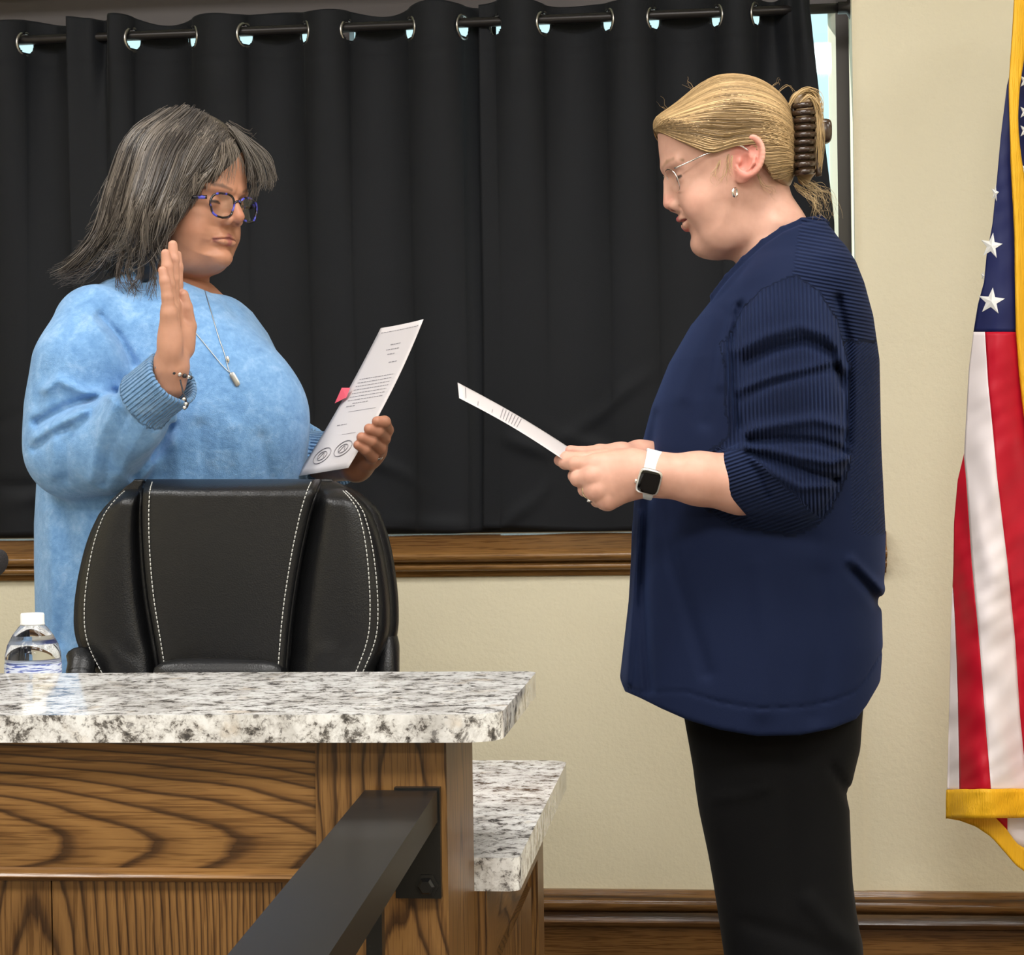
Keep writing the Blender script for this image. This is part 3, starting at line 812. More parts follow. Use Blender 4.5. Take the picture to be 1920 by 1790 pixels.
# ------------------------------------------------------------------ flag
FLD = 3.55
NYL_R = m_fabric('red_nylon', srgb(188, 22, 44), 0.42, 600, 0.05, 0.0, 0.06)
NYL_W = m_fabric('white_nylon', srgb(236, 226, 228), 0.42, 600, 0.05, 0.0, 0.03)
NYL_B = m_fabric('navy_nylon', srgb(32, 38, 84), 0.42, 600, 0.05, 0.0, 0.06)
GOLD = Mat('gold_fringe', srgb(244, 184, 26), 0.55)
GOLD.bump(GOLD.noise(GOLD.coord((1, 1, 0.05)), 420, 2), 0.6, 0.004); GOLD = GOLD.m
STARW = m_fabric('white_embroidery', srgb(232, 232, 230), 0.6, 500, 0.2, 0.0, 0.02)
flag = empty('flag', tuple(P(1990, 1500, FLD + 0.05) * np.array([1, 1, 0])), 'American flag with gold fringe hanging from a pole beside the wall', 'flag')
def fdepth(px, py):
    """folded cloth: ridges running down the flag"""
    u = (px - 1780) / 150.0
    return FLD + 0.028 * np.sin(u * 5.2 + 0.6 + py * 0.0012) + 0.05 * np.clip((1840 - px) / 60, 0, 1) ** 2 * 0.5 + np.clip((py - 400) / 600, 0.3, 1) * (0.0040 * np.sin(py * 0.024 + px * 0.045 + 1.2 * np.sin(py * 0.007)) + 0.0026 * np.sin(py * 0.052 - px * 0.07 + 2 * np.sin(py * 0.011 + px * 0.03)) + 0.0012 * np.sin(py * 0.13 + px * 0.10 + 2.5 * np.sin(py * 0.017)))
def curve(pts):
    a = np.array(pts, float); return lambda y: np.interp(y, a[:, 1], a[:, 0])
sil = curve([(1912, -60), (1906, 60), (1896, 130), (1888, 160), (1876, 260), (1869, 340), (1861, 420), (1850, 480), (1845, 530), (1834, 570), (1826, 620), (1817, 690), (1813, 760), (1808, 850), (1796, 900), (1789, 980), (1788, 1060), (1786, 1110), (1783, 1180), (1781, 1290), (1778, 1400), (1776, 1482)])
b1 = curve([(1807, 850), (1812, 900), (1822, 1050), (1836, 1200), (1846, 1330), (1858, 1482)])
bm1 = curve([(1787, 1100), (1790, 1150), (1794, 1240), (1796, 1300), (1798, 1400), (1799, 1482)])
b2 = curve([(1847, 622), (1853, 720), (1861, 800), (1870, 900), (1888, 1050), (1903, 1200), (1912, 1340), (1926, 1482)])
b3 = curve([(1908, 622), (1916, 700), (1925, 780), (1945, 900), (1965, 1050), (1985, 1200), (2010, 1482)])
fr0 = curve([(1903, -60), (1902, 0), (1899, 60), (1895, 110), (1892, 160), (1893, 220), (1896, 300), (1901, 380), (1904, 450), (1905, 520), (1907, 620), (1913, 700), (1919, 760), (1928, 830), (1945, 900)])
fr1 = lambda y: fr0(y) + 19 + 5 * np.sin(y * 0.02)
def sheet(name, left, right, y0, y1, mat, dz=0.0, nx=14, ny=None, thick=0.0012, loc=None, lab=None, par=None, ytop=None):
    ny = ny or max(4, int((y1 - y0) / 7))
    V = []
    for y in np.linspace(y0, y1, ny):
        a, b = left(y), right(y)
        if b < a + 0.3: b = a + 0.3
        px = np.linspace(a, b, nx); yy = y if ytop is None else y + ytop(px)
        d = fdepth(px, y) + dz
        V.append(np.stack([(px - CX) / FPX * d, d, -(yy + 0 * px - CY) / FPX * d], 1))
    o = mesh_obj(name, c2w(np.array(V).reshape(-1, 3)), grid_faces(ny, nx), mat, par or flag)
    md = o.modifiers.new('thickness', 'SOLIDIFY'); md.thickness = thick; md.offset = 0
    return o
far = lambda y: 2060 + 0 * y
canton = sheet('canton', sil, fr0, -60, 622, NYL_B, nx=16); canton['label'] = 'navy canton with white stars'
sheet('canton_fold', lambda y: fr1(y) - 10, far, -60, 640, NYL_B, dz=0.03, nx=18)
sheet('white_stripe', lambda y: sil(y) if y < 850 else b1(y), b2, 622, 1482, NYL_W)
sheet('red_stripe', b2, b3, 622, 1482, NYL_R)
sheet('red_stripe', lambda y: sil(y) if y < 1100 else bm1(y), b1, 850, 1482, NYL_R)
sheet('white_stripe', sil, bm1, 1100, 1482, NYL_W)
sheet('white_stripe', b3, far, 640, 1482, NYL_W, dz=0.02)
sheet('hoist_fringe', fr0, fr1, -60, 900, GOLD, dz=-0.012, nx=6, thick=0.006)
sheet('bottom_fringe', lambda y: 1775 + 0 * y, far, 1480, 1534, GOLD, dz=-0.006, nx=60, ny=8, thick=0.006, ytop=lambda px: -0.012 * (px - 1775))
# the back fold that swings down to the right under the fringe
bf = curve([(1800, 1500), (1860, 1560), (1890, 1605), (1925, 1640), (1980, 1680)])
def under(name, yl, yu, mat, dz, x0, x1):
    V = []
    nx = 40
    for t in np.linspace(0, 1, 8):
        px = np.linspace(x0, x1, nx); y = yl(px) + (yu(px) - yl(px)) * t
        d = FLD + 0.045 + dz + 0.01 * np.sin(px * 0.05); V.append(np.stack([(px - CX) / FPX * d, d, -(y - CY) / FPX * d], 1))
    o = mesh_obj(name, c2w(np.array(V).reshape(-1, 3)), grid_faces(8, nx), mat, flag); md = o.modifiers.new('thickness', 'SOLIDIFY'); md.thickness = 0.003; md.offset = 0; return o
bu = lambda px: np.interp(px, [1776, 1800, 1830, 1860, 1885, 1905, 1930, 2060], [1500, 1502, 1506, 1526, 1552, 1580, 1595, 1640])
bl = lambda px: np.interp(px, [1776, 1800, 1830, 1860, 1885, 1905, 1930, 2060], [1534, 1538, 1549, 1570, 1598, 1622, 1640, 1690])
under('bottom_fringe', bl, bu, GOLD, 0.0, 1777, 2060)
under('red_stripe', bu, lambda px: 1490 + 0 * px, NYL_R, 0.006, 1830, 1888); under('white_stripe', bu, lambda px: 1490 + 0 * px, NYL_W, 0.006, 1888, 2060)
def star(cx_, cy_, r, rot, squash=1.0, name='star'):
    bm = bmesh.new(); pts = []
    for k in range(10):
        a = rot + k * PI / 5; rr = r if k % 2 == 0 else r * 0.40
        px, py = cx_ + rr * math.sin(a) * squash, cy_ - rr * math.cos(a)
        pts.append((px, py))
    c = q(cx_, cy_, fdepth(cx_, cy_) - 0.006)
    f = []
    for px, py in pts:
        d = fdepth(px, py) - 0.002; f.append(bm.verts.new(c2w(q(px, py, d))))
    b = [bm.verts.new(Vector(v.co) + Vector(CF) * 0.002) for v in f]
    cv = bm.verts.new(c2w(c))
    for k in range(10):
        bm.faces.new((f[k], f[(k + 1) % 10], cv)); bm.faces.new((f[(k + 1) % 10], f[k], b[k], b[(k + 1) % 10]))
    bm.faces.new(b)
    return bm_obj(name, bm, STARW, canton, loc=tuple(wloc(flag)))
star(1859, 565, 26, 0.10); star(1859, 461, 25, 0.15, 0.85); star(1866, 362, 17, 0.2, 0.42); star(1843, 517, 9, 0.2, 0.4)
for yy in (38, 152, 210, 245, 318): star(1922, yy, 17, 0.3, 0.6, 'star')
V, F = tube_geo([P(2075, -200, FLD + 0.05) * [1, 1, 0] + [0, 0, 2.35], P(2075, -200, FLD + 0.05) * [1, 1, 0] + [0, 0, 1.2], P(2075, -200, FLD + 0.05) * [1, 1, 0] + [0, 0, 0.1]], 0.0145, 14); mesh_obj('flag_pole', V, F, OAK_TRIM, flag)
pb = P(2075, -200, FLD + 0.05) * [1, 1, 0]
V, F = lathe_geo([(0, 0), (0.15, 0), (0.15, 0.02), (0.06, 0.06), (0.025, 0.11), (0, 0.11)], 28, pb); mesh_obj('pole_base', V, F, GOLD, flag)
# ------------------------------------------------------------------ implicit-surface modelling (people)
def smin(a, b, k):
    h = np.clip(0.5 + 0.5 * (b - a) / k, 0, 1); return b + (a - b) * h - k * h * (1 - h)
def smax(a, b, k): return -smin(-a, -b, k)
def cap(p, a, b, ra, rb):
    a = np.asarray(a, np.float32); b = np.asarray(b, np.float32); ba = b - a
    pa = p - a; h = np.clip(pa @ ba / (ba @ ba + 1e-12), 0, 1)
    return np.linalg.norm(pa - h[:, None] * ba, axis=1) - (ra + (rb - ra) * h)
def chain(p, pts, rad, k=0.004):
    d = None
    for i in range(len(pts) - 1):
        c = cap(p, pts[i], pts[i + 1], rad[i], rad[i + 1]); d = c if d is None else smin(d, c, k)
    return d
def ell(p, c, r, R=None):
    v = p - np.asarray(c, np.float32)
    if R is not None: v = v @ R
    r = np.asarray(r, np.float32)
    k0 = np.linalg.norm(v / r, axis=1); k1 = np.linalg.norm(v / (r * r), axis=1) + 1e-9
    return k0 * (k0 - 1) / k1
def poly_sd(x, z, poly):
    """signed distance (positive inside) to a closed 2-D polygon"""
    P_ = np.asarray(poly, np.float32); n = len(P_)
    d2 = np.full(x.shape, 1e9, np.float32); ins = np.zeros(x.shape, bool)
    for i in range(n):
        a, b = P_[i], P_[(i + 1) % n]; e = b - a
        wx, wz = x - a[0], z - a[1]
        t = np.clip((wx * e[0] + wz * e[1]) / (e @ e + 1e-12), 0, 1)
        d2 = np.minimum(d2, (wx - e[0] * t) ** 2 + (wz - e[1] * t) ** 2)
        if abs(e[1]) > 1e-12:
            c = ((a[1] <= z) != (b[1] <= z)) & (x < a[0] + (z - a[1]) / e[1] * e[0]); ins ^= c
    d = np.sqrt(d2); return np.where(ins, d, -d)
class Grid2:
    def __init__(s, f, x0, x1, y0, y1, h):
        s.x0, s.y0, s.h = x0, y0, h
        nx, ny = int((x1 - x0) / h) + 2, int((y1 - y0) / h) + 2
        X, Y = np.meshgrid(x0 + h * np.arange(nx), y0 + h * np.arange(ny), indexing='ij')
        s.a = f(X.ravel(), Y.ravel()).reshape(nx, ny).astype(np.float32)
    def __call__(s, x, y):
        fx = np.clip((x - s.x0) / s.h, 0, s.a.shape[0] - 1.001); fy = np.clip((y - s.y0) / s.h, 0, s.a.shape[1] - 1.001)
        i, j = fx.astype(np.int32), fy.astype(np.int32); u, v = fx - i, fy - j; a = s.a
        return (a[i, j] * (1 - v) + a[i, j + 1] * v) * (1 - u) + (a[i + 1, j] * (1 - v) + a[i + 1, j + 1] * v) * u
_PG = {}
def poly_fast(x, z, poly):
    k = id(poly)
    if k not in _PG: _PG[k] = (Grid2(lambda a, b: poly_sd(a, b, poly), -0.32, 0.26, -0.32, 0.30, 0.0012), poly)
    return _PG[k][0](x, z)
def loft(p, zs, cx, rx, cy, ry, n=2.3):
    """stack of super-ellipses along z (zs ascending)"""
    z = p[:, 2]; f = lambda a: np.interp(z, zs, a)
    rx_, ry_ = f(rx), f(ry)
    u = np.abs(p[:, 0] - f(cx)) / rx_; v = np.abs(p[:, 1] - f(cy)) / ry_
    g = (u ** n + v ** n + 1e-9) ** (1.0 / n)
    d = (g - 1) * np.minimum(rx_, ry_)
    return np.maximum(d, np.maximum(zs[0] - z, z - zs[-1]))
def ppx(p): return p[:, 0] / p[:, 1] * FPX + CX, CY - p[:, 2] / p[:, 1] * FPX
def line_dist(px, py, pts):
    d = np.full(px.shape, 1e9)
    for (x0, y0), (x1, y1) in zip(pts[:-1], pts[1:]):
        ex, ey = x1 - x0, y1 - y0
        t = np.clip(((px - x0) * ex + (py - y0) * ey) / (ex * ex + ey * ey + 1e-9), 0, 1)
        d = np.minimum(d, np.hypot(px - x0 - ex * t, py - y0 - ey * t))
    return d
_FG = {}
def folds(p, lst, dmax):
    """cloth creases: (polyline in pixels, width px, height m); only on the side nearer than dmax"""
    px, py = ppx(p); k = id(lst)
    if k not in _FG:
        def raster(X, Y):
            out = np.zeros(len(X))
            for pts, w, h in lst: out += h * np.exp(-(line_dist(X, Y, pts) / w) ** 2)
            return out
        pts = np.concatenate([np.array(l[0], float) for l in lst]); lo_, hi_ = pts.min(0) - 70, pts.max(0) + 70
        _FG[k] = (Grid2(raster, lo_[0], hi_[0], lo_[1], hi_[1], 2.0), lst)
    near = 1 / (1 + np.exp(np.clip((p[:, 1] - dmax) / 0.012, -40, 40)))
    return _FG[k][0](px, py) * near

def mesh_sdf(f, lo, hi, h, newton=2):
    lo = np.asarray(lo, float); hi = np.asarray(hi, float); B = 8
    n = (np.ceil((hi - lo) / h / B).astype(int)) * B
    nb = n // B
    g = [lo[k] + (np.arange(nb[k]) + 0.5) * B * h for k in range(3)]
    G = np.stack(np.meshgrid(*g, indexing='ij'), -1).reshape(-1, 3)
    d = f(G)
    keep = np.abs(d) < 0.87 * B * h * 1.7 + 2 * h
    vol = np.repeat(np.repeat(np.repeat(d.reshape(nb), B, 0), B, 1), B, 2).astype(np.float32)
    ki = np.argwhere(keep.reshape(nb))
    o = np.arange(B); off = np.stack(np.meshgrid(o, o, o, indexing='ij'), -1).reshape(-1, 3)
    for s in range(0, len(ki), 600):
        blk = ki[s:s + 600]; idx = (blk[:, None] * B + off[None]).reshape(-1, 3)
        vol[idx[:, 0], idx[:, 1], idx[:, 2]] = f(lo + idx * h)
    vol[0] = vol[-1] = 1; vol[:, 0] = vol[:, -1] = 1; vol[:, :, 0] = vol[:, :, -1] = 1
    s = vol < 0
    a = np.zeros(np.array(s.shape) - 1, np.int8)
    for dx in (0, 1):
        for dy in (0, 1):
            for dz in (0, 1): a += s[dx:s.shape[0] - 1 + dx, dy:s.shape[1] - 1 + dy, dz:s.shape[2] - 1 + dz]
    act = np.argwhere((a > 0) & (a < 8))
    vid = np.full(a.shape, -1, np.int32); vid[act[:, 0], act[:, 1], act[:, 2]] = np.arange(len(act))
    acc = np.zeros((len(act), 3)); cnt = np.zeros(len(act))
    cs = [(0, 0, 0), (1, 0, 0), (0, 1, 0), (1, 1, 0), (0, 0, 1), (1, 0, 1), (0, 1, 1), (1, 1, 1)]
    cv = [vol[act[:, 0] + c[0], act[:, 1] + c[1], act[:, 2] + c[2]] for c in cs]
    for i in range(8):
        for j in range(i + 1, 8):
            ci, cj = np.array(cs[i]), np.array(cs[j])
            if abs(ci - cj).sum() != 1: continue
            m = (cv[i] < 0) != (cv[j] < 0)
            t = np.where(m, cv[i] / (cv[i] - cv[j] + 1e-12), 0)
            acc += np.where(m[:, None], ci + t[:, None] * (cj - ci), 0); cnt += m
    V = lo + (act + acc / cnt[:, None]) * h
    Q = []
    for ax in range(3):
        b, c = (ax + 1) % 3, (ax + 2) % 3
        sl0 = [slice(None)] * 3; sl1 = [slice(None)] * 3; sl0[ax] = slice(0, -1); sl1[ax] = slice(1, None)
        A0, A1 = s[tuple(sl0)], s[tuple(sl1)]
        e = np.argwhere(A0 != A1)
        e = e[(e[:, b] > 0) & (e[:, c] > 0) & (e[:, b] < s.shape[b] - 1) & (e[:, c] < s.shape[c] - 1)]
        inside = A0[e[:, 0], e[:, 1], e[:, 2]]
        q4 = []
        for db, dc in ((-1, -1), (0, -1), (0, 0), (-1, 0)):
            k = e.copy(); k[:, b] += db; k[:, c] += dc; q4.append(vid[k[:, 0], k[:, 1], k[:, 2]])
        q4 = np.stack(q4, 1); q4[~inside] = q4[~inside][:, ::-1]
        Q.append(q4)
    Q = np.concatenate(Q); Q = Q[(Q >= 0).all(1)]
    eps = h * 0.5
    for _ in range(newton):
        v0 = f(V); gr = np.stack([(f(V + e) - v0) / eps for e in np.eye(3) * eps], 1)
        gl = np.maximum((gr ** 2).sum(1), 0.25)
        st = np.clip(v0 / gl, -h, h)
        V = V - st[:, None] * gr
    return V, Q

def merge_meshes(parts):
    V, F, A, o = [], [], {}, 0
    for v, f, at in parts:
        V.append(v); F.append(f + o); o += len(v)
        for k, x in at.items(): A.setdefault(k, []).append(x)
    return np.concatenate(V), np.concatenate(F), {k: np.concatenate(x) for k, x in A.items()}

def ray_depth(f, px, py, d0, d1, n=48):
    px = np.asarray(px, float); py = np.asarray(py, float)
    dirs = np.stack([(px - CX) / FPX, np.ones_like(px), -(py - CY) / FPX], 1)
    ds = np.linspace(d0, d1, n); hit = np.full(len(px), np.nan); todo = np.ones(len(px), bool)
    for i in range(n):
        k = np.where(todo)[0]
        if len(k) == 0: break
        v = f(dirs[k] * ds[i]); m = v < 0
        lo_ = np.full(m.sum(), ds[max(i - 1, 0)]); hi_ = np.full(m.sum(), ds[i]); kk = k[m]
        if len(kk):
            for _ in range(7):
                mid = (lo_ + hi_) / 2; vv = f(dirs[kk] * mid[:, None]) < 0
                hi_ = np.where(vv, mid, hi_); lo_ = np.where(vv, lo_, mid)
            hit[kk] = hi_; todo[kk] = False
    return hit

def strands(paths, rad, sides=3):
    """paths (n,K,3), rad (n,K): thin tapered tubes"""
    n, K = paths.shape[:2]
    t = np.gradient(paths, axis=1); t /= np.linalg.norm(t, axis=2, keepdims=True) + 1e-12
    ref = np.array([0.31, 0.90, 0.30]); a = np.cross(t, ref); a /= np.linalg.norm(a, axis=2, keepdims=True) + 1e-9
    b = np.cross(t, a); th = np.arange(sides) / sides * 2 * PI
    V = paths[:, :, None] + rad[:, :, None, None] * (np.cos(th)[:, None] * a[:, :, None] + np.sin(th)[:, None] * b[:, :, None])
    i = np.arange(n)[:, None, None] * K * sides + np.arange(K - 1)[None, :, None] * sides
    k = np.arange(sides); l = (k + 1) % sides
    F = np.stack([i + k, i + sides + k, i + sides + l, i + l], -1).reshape(-1, 4)
    return V.reshape(-1, 3), F

def m_skin(name):
    m = Mat(name, (0.6, 0.35, 0.25, 1), 0.48, spec=0.35)
    c = m.coord(); a = m.attr('Col', True)
    var = m.ramp(m.noise(c, 55, 4), [(0.3, (0.93, 0.90, 0.88, 1)), (0.7, (1.04, 1.03, 1.02, 1))])
    m.color(m.mix(1.0, a, var, 'MULTIPLY'))
    m.b.inputs['Subsurface Weight'].default_value = 0.12
    m.b.inputs['Subsurface Radius'].default_value = (1.0, 0.35, 0.2); m.b.inputs['Subsurface Scale'].default_value = 0.006
    m.bump(m.noise(c, 900, 2), 0.05, 0.001); return m.m
def m_hair(name, rough=0.38):
    m = Mat(name, (0.1, 0.08, 0.06, 1), rough, spec=0.5); m.color(m.attr('Col', True)); return m.m
SKIN_A = m_skin('warm_tan_skin'); SKIN_B = m_skin('fair_pink_skin')
HAIR_A = m_hair('dark_grey_hair'); HAIR_B = m_hair('blond_hair', 0.34)

def lp(px, py, y=0.0): return np.array([(1385 - px) / 1241.0, y, (320 - py) / 1241.0])
class Head:
    """local frame: x forward, y to the person's left, z up, origin at the ear canal"""
    def __init__(s, origin, fwd_deg, pitch, roll, scale):
        a = math.radians(fwd_deg); f = np.array([math.cos(a), math.sin(a), 0]); l = np.cross([0, 0, 1], f)
        pt = math.radians(pitch); f2 = f * math.cos(pt) - np.array([0, 0, 1]) * math.sin(pt); u = np.cross(f2, l)
        rr = math.radians(roll); l2 = l * math.cos(rr) + u * math.sin(rr); u2 = np.cross(f2, l2)
        s.R = np.stack([f2, l2, u2], 1); s.o = np.asarray(origin, float); s.s = scale
    def to_l(s, p): return (p - s.o) @ s.R / s.s
    def to_c(s, p): return np.asarray(p) @ s.R.T * s.s + s.o

def head_field(pl, S):
    x, y, z = pl[:, 0], pl[:, 1], pl[:, 2]; ay = np.abs(y); T = 0.085
    t = np.minimum(poly_fast(x, z, S['poly']), T)
    W = np.interp(z, [-0.14, -0.10, -0.05, 0.0, 0.05, 0.14], S['W'])
    d = T * (np.sqrt(((T - t) / T) ** 2 + (y / W) ** 2) - 1)
    m = np.stack([x, ay, z], 1)
    d = smin(d, ell(m, S['cheek'][0], S['cheek'][1]), 0.022)
    for c, r, k in S.get('extra', []): d = smin(d, ell(m, c, r), k)
    # eye sockets, lidded eyes, brow
    d = smax(d, -ell(m, S['socket'][0], S['socket'][1]), 0.012)
    d = smin(d, ell(m, S['eye'], (S['er'],) * 3), 0.004)
    lid = np.abs(np.linalg.norm(m - S['eye'], axis=1) - S['er']) 
    d = smin(d, cap(m, S['brow'][0], S['brow'][1], 0.0050, 0.0035), 0.012)
    # nose
    nz = cap(m, S['nose'][0], S['nose'][1], S['nose_r'][0], S['nose_r'][1]); nz = smin(nz, ell(m, S['ala'][0], S['ala'][1]), 0.006)
    d = smin(d, nz, 0.009)
    d = smax(d, -ell(m, S['nostril'], (0.0048, 0.0030, 0.0030)), 0.002)
    # lips
    u0, u1, l0, l1 = S['lips']
    lips = np.minimum(chain(m, [u0, (u0 + u1) / 2 + np.array([0.002, 0, 0.001]), u1], [S['lr'][0], S['lr'][0] * 0.9, 0.0022], 0.002),
                      chain(m, [l0, (l0 + l1) / 2 + np.array([0.003, 0, -0.001]), l1], [S['lr'][1], S['lr'][1] * 0.9, 0.0022], 0.002))
    d = smin(d, lips, 0.004)
    c0, c1 = S['slit']; d = smax(d, -chain(m, [c0, (c0 + c1) / 2 + np.array([0.003, 0, 0]), c1], S['slit_r'], 0.001), 0.0015)
    for a, b, r, k in S.get('grooves', []): d = smax(d, -cap(m, a, b, r, r), k)
    # ears
    e = ear_field(m, S['ear']); d = smin(d, e, 0.004)
    return d
def ear_field(m, E):
    r = np.linalg.norm(m - np.asarray(E['c']), axis=1); out = r - 0.035; k = r < 0.055
    if k.any(): out[k] = ear_local(m[k], E)
    return out
def ear_local(m, E):
    c = np.asarray(E['c']); a = math.radians(E.get('tilt', 12)); sc = E.get('s', 1.0)
    v = (m - c) / sc
    fx, fz = v[:, 0] * math.cos(a) + v[:, 2] * math.sin(a), -v[:, 0] * math.sin(a) + v[:, 2] * math.cos(a)
    out = v[:, 1] + fx * 0.45            # plate leans out towards the back
    w = np.stack([fx, out, fz], 1)
    th = np.linspace(-2.5, 2.25, 22)
    ring = []
    for t in th:      # helix
        rr = 1.0 + 0.06 * math.cos(t)
        ring.append((-0.0165 * math.cos(t) * rr - 0.001, 0.006, 0.0265 * math.sin(t) + 0.004))
    d = chain(w, ring, [0.0030] + [0.0038] * 20 + [0.0028], 0.002)
    plate = ell(w, (-0.001, 0.001, 0.002), (0.0165, 0.0042, 0.028)); d = smin(d, plate, 0.003)
    d = smin(d, ell(w, (0.0030, 0.002, -0.0230), (0.0088, 0.0050, 0.0100)), 0.006)     # lobe
    anti = [(-0.003, 0.005, 0.018), (-0.008, 0.006, 0.008), (-0.0085, 0.0065, -0.004), (-0.003, 0.0065, -0.014), (0.004, 0.006, -0.016)]
    d = smin(d, chain(w, anti, [0.0028] * 5, 0.002), 0.002)
    d = smax(d, -ell(w, (0.003, 0.007, -0.004), (0.0082, 0.0075, 0.0115)), 0.003)      # concha
    d = smax(d, -ell(w, (-0.0065, 0.009, 0.013), (0.007, 0.006, 0.009)), 0.003)
    d = smin(d, ell(w, (0.0105, 0.004, -0.004), (0.0035, 0.004, 0.0055)), 0.002)       # tragus
    return d * sc

def head_colours(pl, S, base, lip, lash, brow, blush):
    n = len(pl); m = np.stack([pl[:, 0], np.abs(pl[:, 1]), pl[:, 2]], 1)
    C = np.tile(np.array(base, float), (n, 1))
    def mixc(w, c):
        nonlocal C
        C = C * (1 - w[:, None]) + np.array(c) * w[:, None]
    sst = lambda a, b, v: np.clip((v - a) / (b - a), 0, 1) ** 2 * (3 - 2 * np.clip((v - a) / (b - a), 0, 1))
    mixc(0.55 * (1 - sst(0.0, 0.035, np.linalg.norm((m - S['cheek'][0] - np.array([0.01, 0, 0])) / [1, 1, 1], axis=1))), blush)
    mixc(0.5 * (1 - sst(0.002, 0.014, np.linalg.norm(m - S['nose'][1], axis=1) - 0.006)), blush)
    mixc(0.85 * (1 - sst(0.014, 0.034, np.linalg.norm((m - S['ear']['c'] - np.array([0, 0.006, 0])) * [1, 1.0, 0.6], axis=1))), (blush[0] * 1.02, blush[1] * 0.86, blush[2] * 0.86))
    u0, u1, l0, l1 = S['lips']
    dl = np.minimum(chain(m, [u0, u1], [S['lr'][0], 0.002]), chain(m, [l0, l1], [S['lr'][1], 0.002]))
    mixc(1 - sst(0.0003, 0.0022, dl), lip)
    c0, c1 = S['slit']; mixc(0.75 * (1 - sst(0.0006, 0.0022, cap(m, c0, c1, 0.001, 0.0006))), (lip[0] * 0.35, lip[1] * 0.3, lip[2] * 0.3))
    nb = np.array(S['nostril']); mixc(0.85 * (1 - sst(0.002, 0.005, np.linalg.norm((m - nb) * [0.8, 1, 1], axis=1))), (0.10, 0.035, 0.025))
    mixc(0.8 * (1 - sst(0.0003, 0.003, chain(m, S['browline'], S['brow_r'], 0.001))), brow)
    mixc(0.95 * (1 - sst(0.0002, 0.0018, chain(m, S['lash'], [0.0008, 0.0014, 0.0018, 0.0014], 0.001))), lash)
    mixc(0.35 * (1 - sst(0.001, 0.009, np.linalg.norm(m - S['eye'] - np.array([0.006, 0, -0.012]), axis=1) - 0.004)), (base[0] * 0.62, base[1] * 0.5, base[2] * 0.5))
    return C
# ------------------------------------------------------------------ woman in the navy cardigan (right, profile facing left)
BD0 = 2.90
wb = empty('person', tuple(P(1470, 1500, BD0) * np.array([1, 1, 0])), 'woman in navy cardigan and black trousers, blond hair clipped up, reading from a sheet', 'person')
HB = Head(q(1385, 320, BD0), 180, 0, 0, 1.0)
polyB = [(1234, 240), (1243, 219), (1275, 203), (1325, 163), (1365, 152), (1410, 158), (1450, 182), (1475, 220), (1484, 270), (1478, 320), (1465, 355), (1440, 385), (1420, 420), (1395, 455), (1365, 475), (1335, 477), (1311, 470), (1300, 456), (1299, 444), (1294, 434), (1288, 425), (1283, 418), (1275, 409), (1272, 400), (1266, 385), (1259, 362), (1250, 337), (1241, 316), (1237, 295), (1234, 264)]
toL = lambda pts: np.array([lp(a, b)[[0, 2]] for a, b in pts])
SB = dict(poly=catmull(toL(polyB), 64, True), W=[0.056, 0.062, 0.070, 0.074, 0.077, 0.077],
          cheek=(lp(1316, 387, 0.042), (0.030, 0.022, 0.030)), extra=[(lp(1345, 462, 0.0), (0.036, 0.034, 0.018), 0.02), (lp(1356, 432, 0.040), (0.036, 0.018, 0.032), 0.02)],
          socket=(lp(1251, 338, 0.036), (0.015, 0.020, 0.0115)), eye=lp(1281, 338, 0.0325), er=0.0130,
          brow=(lp(1250, 313, 0.010), lp(1268, 310, 0.046)), nose=(lp(1252, 342), lp(1255, 381)), nose_r=(0.0062, 0.0094),
          ala=(lp(1266, 387, 0.0110), (0.0095, 0.0062, 0.0075)), nostril=lp(1262, 394.5, 0.0062),
          lips=(lp(1273.5, 411, 0), lp(1289, 411.5, 0.0235), lp(1287.5, 427, 0), lp(1291, 414, 0.0225)), lr=(0.0046, 0.0060),
          slit=(lp(1279, 419, 0), lp(1288, 412.5, 0.025)), slit_r=[0.0030, 0.0024, 0.0012],
          ear=dict(c=lp(1389, 315, 0.073), tilt=10, s=1.08),
          browline=[lp(1244, 316, 0.014), lp(1250, 309, 0.029), lp(1261, 307, 0.043), lp(1275, 311, 0.054)], brow_r=[0.0014, 0.0022, 0.0020, 0.0009],
          lash=None, grooves=[(lp(1273, 392, 0.021), lp(1294, 409, 0.034), 0.0012, 0.005)])
def lash_pts(S, e0, e1):
    out = []
    for b, e in zip((-48, -15, 20, 55), np.linspace(e0, e1, 4)):
        b, e = math.radians(b), math.radians(e)
        out.append(S['eye'] + (S['er'] + 0.0003) * np.array([math.cos(b) * math.cos(e), math.sin(b) * math.cos(e), -math.sin(e)]))
    return out
SB['lash'] = lash_pts(SB, 22, 2)
def headB(p): 
    d = head_field(HB.to_l(p), SB)
    nk = chain(p, [q(1418, 380, BD0), q(1445, 440, BD0), q(1468, 500, BD0)], [0.052, 0.056, 0.070], 0.01)
    d = smin(d, nk, 0.022)
    d = smin(d, cap(p, q(1475, 545, BD0 - 0.05), q(1475, 545, BD0 + 0.05), 0.06, 0.06), 0.03)
    return smin(d, cap(p, q(1452, 420, BD0 - 0.050), q(1432, 490, BD0 - 0.035), 0.004, 0.010), 0.025)
V, F = mesh_sdf(headB, q(1205, 575, BD0) - [0, 0.17, 0], q(1555, 125, BD0) + [0, 0.17, 0], 0.0017)
colB = head_colours(HB.to_l(V), SB, (0.60, 0.345, 0.262), (0.42, 0.105, 0.105), (0.06, 0.04, 0.035), (0.30, 0.185, 0.11), (0.60, 0.262, 0.205))
bodyB = [(V, F, {'Col': colB})]
SKB = np.array((0.60, 0.335, 0.252))
